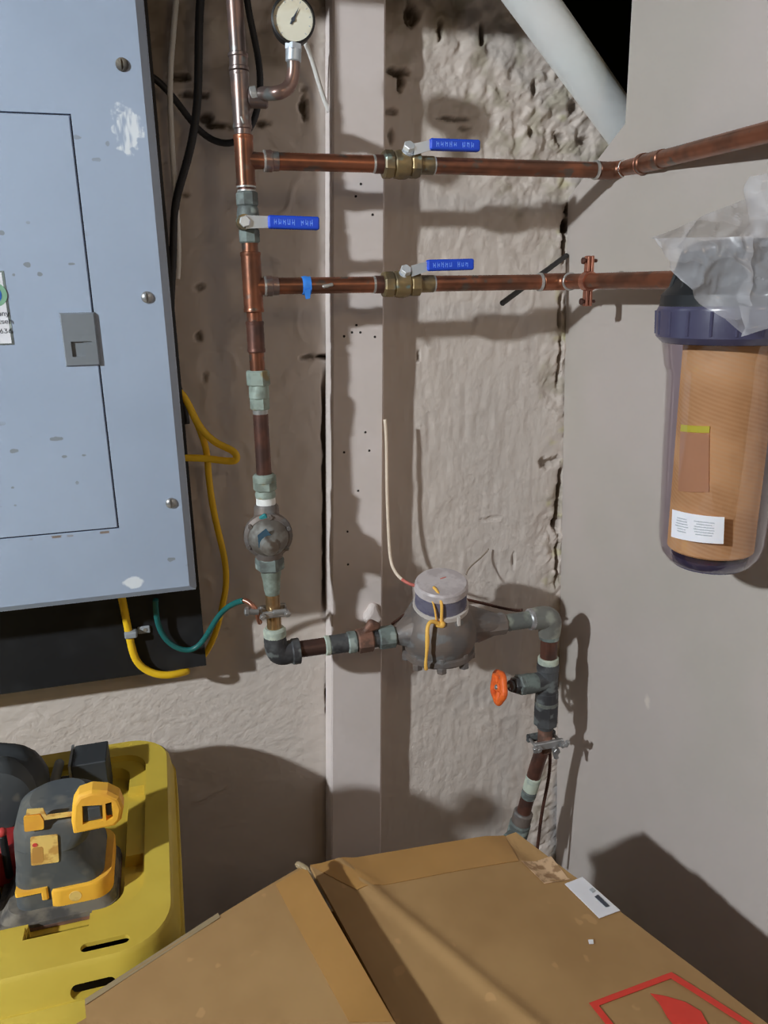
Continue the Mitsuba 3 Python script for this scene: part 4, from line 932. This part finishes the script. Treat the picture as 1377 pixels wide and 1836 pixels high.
csw = thing('circular_saw', 'dark grey rounded power saw at the back left of the yellow tray', 'power saw')
Pc = np.array([-.236, -.204, ZF+.072])
part(csw, 'housing', tri(man(hull([((Pc[0]-.05, Pc[1], Pc[2]-.010), .058), ((Pc[0]+.012, Pc[1]-.004, Pc[2]-.016), .050)])) ^ man(box(-.5, 0, -.4, 0, ZF+.002, 1.2))), 'tool_dark', 25)
part(csw, 'motor_end', lathe(Pc+np.array([.0, -.030, -.010]), [.25, -1, .1], [(0, .05), (.018, .050), (.032, .043), (.038, .03)], 36), 'tool_grey', 30)
part(csw, 'shoe', tri(man(rbox([-.131, -.168, ZF+.030], (.041, .048, .058), .002))), 'tool_dark', 25, 'dark rectangular block')
part(csw, 'shoe__edge', box(-.1550, -.1520, -.193, -.143, ZF+.001, ZF+.060), 'zinc', False, 'bare metal edge')
part(csw, 'lever', hull([([-.176, -.170, ZF+.030], .006), ([-.170, -.160, ZF+.046], .006), ([-.178, -.165, ZF+.024], .005)]), 'grey_plastic')
part(csw, 'arm', rbox([-.178, -.165, ZF+.012], (.060, .030, .022), .004), 'black')
rt_ = thing('red_tool_case', 'red plastic tool partly hidden behind the sander at the left edge', 'tool')
part(rt_, 'shell', rbox([-.240, -.2995, ZF+.027], (.090, .043, .050), .008), 'red')
part(rt_, 'post', rod([-.206, -.322, ZF+.018], [-.206, -.322, ZF+.070], .004, 12), 'black')
part(rt_, 'knob', hull([([-.206, -.322, ZF+.074], .005)]), 'red_bright')
dr_ = thing('cordless_drill', 'yellow and black cordless tool beside the sander at the left edge', 'drill')
part(dr_, 'body', tri(slabz([(-.262, -.214, -.372, -.322, .012, ZF+.001), (-.262, -.216, -.370, -.324, .014, ZF+.040), (-.258, -.220, -.366, -.330, .014, ZF+.060)])), 'tool_dark', 25)
part(dr_, 'side_panel', rbox([-.2365, -.369, ZF+.043], (.030, .010, .040), .004), 'tool_yellow')
part(dr_, 'trim', rbox([-.236, -.371, ZF+.012], (.034, .006, .010), .002), 'red')

# ------------------------------------------------------------------ cardboard box
bx = thing('cardboard_box', 'large brown cardboard box with a shipping label in the foreground', 'box')
FA = aZ(556, 1551, .962); FB = aZ(925, 1491, .941); FS = aZ(712, 1838, .962); FE = aZ(1377, 1836, .930)
FS2 = FA+(FS-FA)*1.7; FE2 = FB+(FE-FB)*1.5
def rflap(u, v):
    P = bilin(FA, FB, FE2, FS2)(u, v)
    P = P.copy(); P[..., 2] += .006*np.sin(np.pi*u)*np.sin(np.pi*np.clip(v, 0, 1)) + .0035*fb(P, 9., 2, 3) - .004*np.exp(-((u-.93)/.05)**2)*(v < .2)
    P[..., 2] += .004*np.exp(-((u*1.0-.13-.35*v)/.035)**2)
    return P
part(bx, 'flap', sheet(rflap, 70, 70, -.004), 'card', 25, 'right top flap with red print')
def on_flap(px, py):
    """(u, v) of the right flap seen at a photo point"""
    d = ray(px, py); u = v = .3
    from scipy.optimize import fsolve
    def g(w):
        P = bilin(FA, FB, FE2, FS2)(np.array(w[0]), np.array(w[1])); q = P-CAM; zc = q@fw
        return [688.5+F_PX*(q@rt)/zc-px, 918-F_PX*(q@up)/zc-py]
    return fsolve(g, [u, v])
def flap_sheet(px4, lift, m, name, n=14, th=.0004, lab=None, root=None):
    q = [on_flap(*p) for p in px4]
    def g(u, v):
        w = bilin(*[np.array([*a_, 0.]) for a_ in q])(u, v); P = rflap(w[..., 0], w[..., 1]).copy(); P[..., 2] += lift; return P
    return part(root or bx, name, sheet(g, n, n, -th), m, 25, lab)
flap_sheet([(556, 1551), (905, 1494), (930, 1545), (640, 1598)], .0008, 'card_tape', 'tape', 20, .0004, 'glossy tan packing tape along the back edge')
flap_sheet([(935, 1545), (988, 1536), (1022, 1578), (976, 1588)], .0010, 'card_torn', 'torn_patch', 10, .0005, 'torn patch of bare paper')
shp = flap_sheet([(1012, 1588), (1044, 1574), (1112, 1634), (1074, 1651)], .0014, 'label_white', 'shipping_label', 12, .0004, 'white shipping label with a black bar')
flap_sheet([(1066, 1611), (1072, 1607), (1093, 1628), (1086, 1630)], .0022, 'ink', 'bar', 6, .0003, None, shp)
flap_sheet([(1056, 1598), (1062, 1594), (1068, 1600), (1062, 1604)], .0022, 'ink_soft', 'print', 4, .0003, None, shp)
flap_sheet([(1054, 1693), (1063, 1692), (1064, 1700), (1056, 1701)], .0016, 'label_white', 'paper_scrap', 3, .0006)
# printed red mark: an open frame with a leaf-like shape inside
def flap_poly(px, lift, m, name, th=.0003, lab=None):
    import shapely
    poly = sg.Polygon([tuple(on_flap(*p)) for p in px]).buffer(0)
    t = trimesh.creation.extrude_polygon(poly, 1., engine='earcut').subdivide().subdivide()
    v_ = t.vertices; P = rflap(v_[:, 0], v_[:, 1]).copy(); P[:, 2] += lift+th*v_[:, 2]; t.vertices = P
    if t.volume < 0: t.invert()
    return part(bx, name, t, m, False, lab)
def thick(pts, w):
    return list(sg.LineString(pts).buffer(w/2, cap_style='flat', join_style='mitre').exterior.coords)[:-1]
flap_poly(thick([(1150, 1920), (1064, 1812), (1203, 1754), (1350, 1846), (1420, 1890)], 11), .0010, 'print_red', 'print_frame', lab='red printed frame')
flap_poly([(1165, 1790), (1192, 1794), (1228, 1804), (1256, 1820), (1264, 1836), (1290, 1880), (1250, 1880), (1220, 1862), (1196, 1834), (1180, 1806)], .0010, 'print_red', 'print_leaf', lab='red printed leaf shape')
# left flap
LA, LB, LC = aZ(543, 1553, .988), aZ(152, 1798, .965), aZ(165, 1900, .972)
LS = aZ(712, 1838, .990); LS2 = LA+(LS-LA)*1.7; LC2 = LB+np.array([.045, -.30, 0])
def lflap(u, v):
    P = bilin(LA, LB, LC2, LS2)(u, v).copy()
    P[..., 2] += .003*fb(P, 10., 5, 3) + .004*np.sin(np.pi*u)
    return P
part(bx, 'flap', sheet(lflap, 60, 60, .004), 'card', 25, 'left top flap, raised at the seam')
def l_uv(px, py):
    from scipy.optimize import fsolve
    def g(w):
        q = bilin(LA, LB, LC2, LS2)(np.array(w[0]), np.array(w[1]))-CAM; zc = q@fw
        return [688.5+F_PX*(q@rt)/zc-px, 918-F_PX*(q@up)/zc-py]
    return fsolve(g, [.3, .3])
def lstrip(px4, lift, m, name, lab=None):
    q = [l_uv(*p) for p in px4]
    def g(u, v):
        w = bilin(*[np.array([*a_, 0.]) for a_ in q])(u, v); P = lflap(w[..., 0], w[..., 1]).copy(); P[..., 2] += lift; return P
    part(bx, name, sheet(g, 20, 12, .0004), m, 25, lab)
lstrip([(548, 1556), (494, 1590), (626, 1836), (706, 1832)], .0009, 'card_tape', 'tape', 'tan packing tape along the seam')
cr = []
e0, e1_ = lflap(np.array(.42), np.array(.0)), lflap(np.array(.995), np.array(.0))
nrm = np.array([-.35, .9, -.18]); nrm /= np.linalg.norm(nrm)
part(bx, 'tape', sheet(bilin(e0+[0, -.004, .0012], e0+nrm*.004+[0, 0, .0006], e1_+nrm*.004+[0, 0, .0003], e1_+[0, -.004, .0012]), 4, 20, .0004), 'tape_clear', 25, 'greyish clear tape hanging over the left edge')
# crumpled tape at the corner of the seam
k = hull([(LA+[-.004, .004, .000], .003), (LA+[.003, -.006, .000], .003), (LA+[.006, -.016, -.004], .003)]).subdivide().subdivide()
k.vertices += k.vertex_normals*(.004*fb(k.vertices, 200., 2))[:, None]
part(bx, 'tape_shred', k, 'tape_clear', 20, 'torn crumpled tape at the seam corner')
# third flap, low at the left front
part(bx, 'flap', sheet(bilin(LB+[.012, -.004, -.0075], LB+[-.12, -.055, -.012], LB+[-.10, -.30, -.03], LB+[.060, -.30, -.0075]), 12, 12, .004), 'card', 25, 'low left flap')
# walls of the box down to the floor
inset = [(FA[0], FA[1]-.006), (FB[0]-.004, FB[1]-.006), (FE2[0]-.004, FE2[1]), (LC2[0]+.01, FE2[1]), (LB[0]+.02, LB[1]-.025)]
pb_ = sg.Polygon(inset); ringp_ = pb_.difference(pb_.buffer(-.005))
wallm = trimesh.creation.extrude_polygon(ringp_, .905-.2, engine='earcut'); wallm.apply_translation([0, 0, .2])
part(bx, 'walls', wallm, 'card', False)
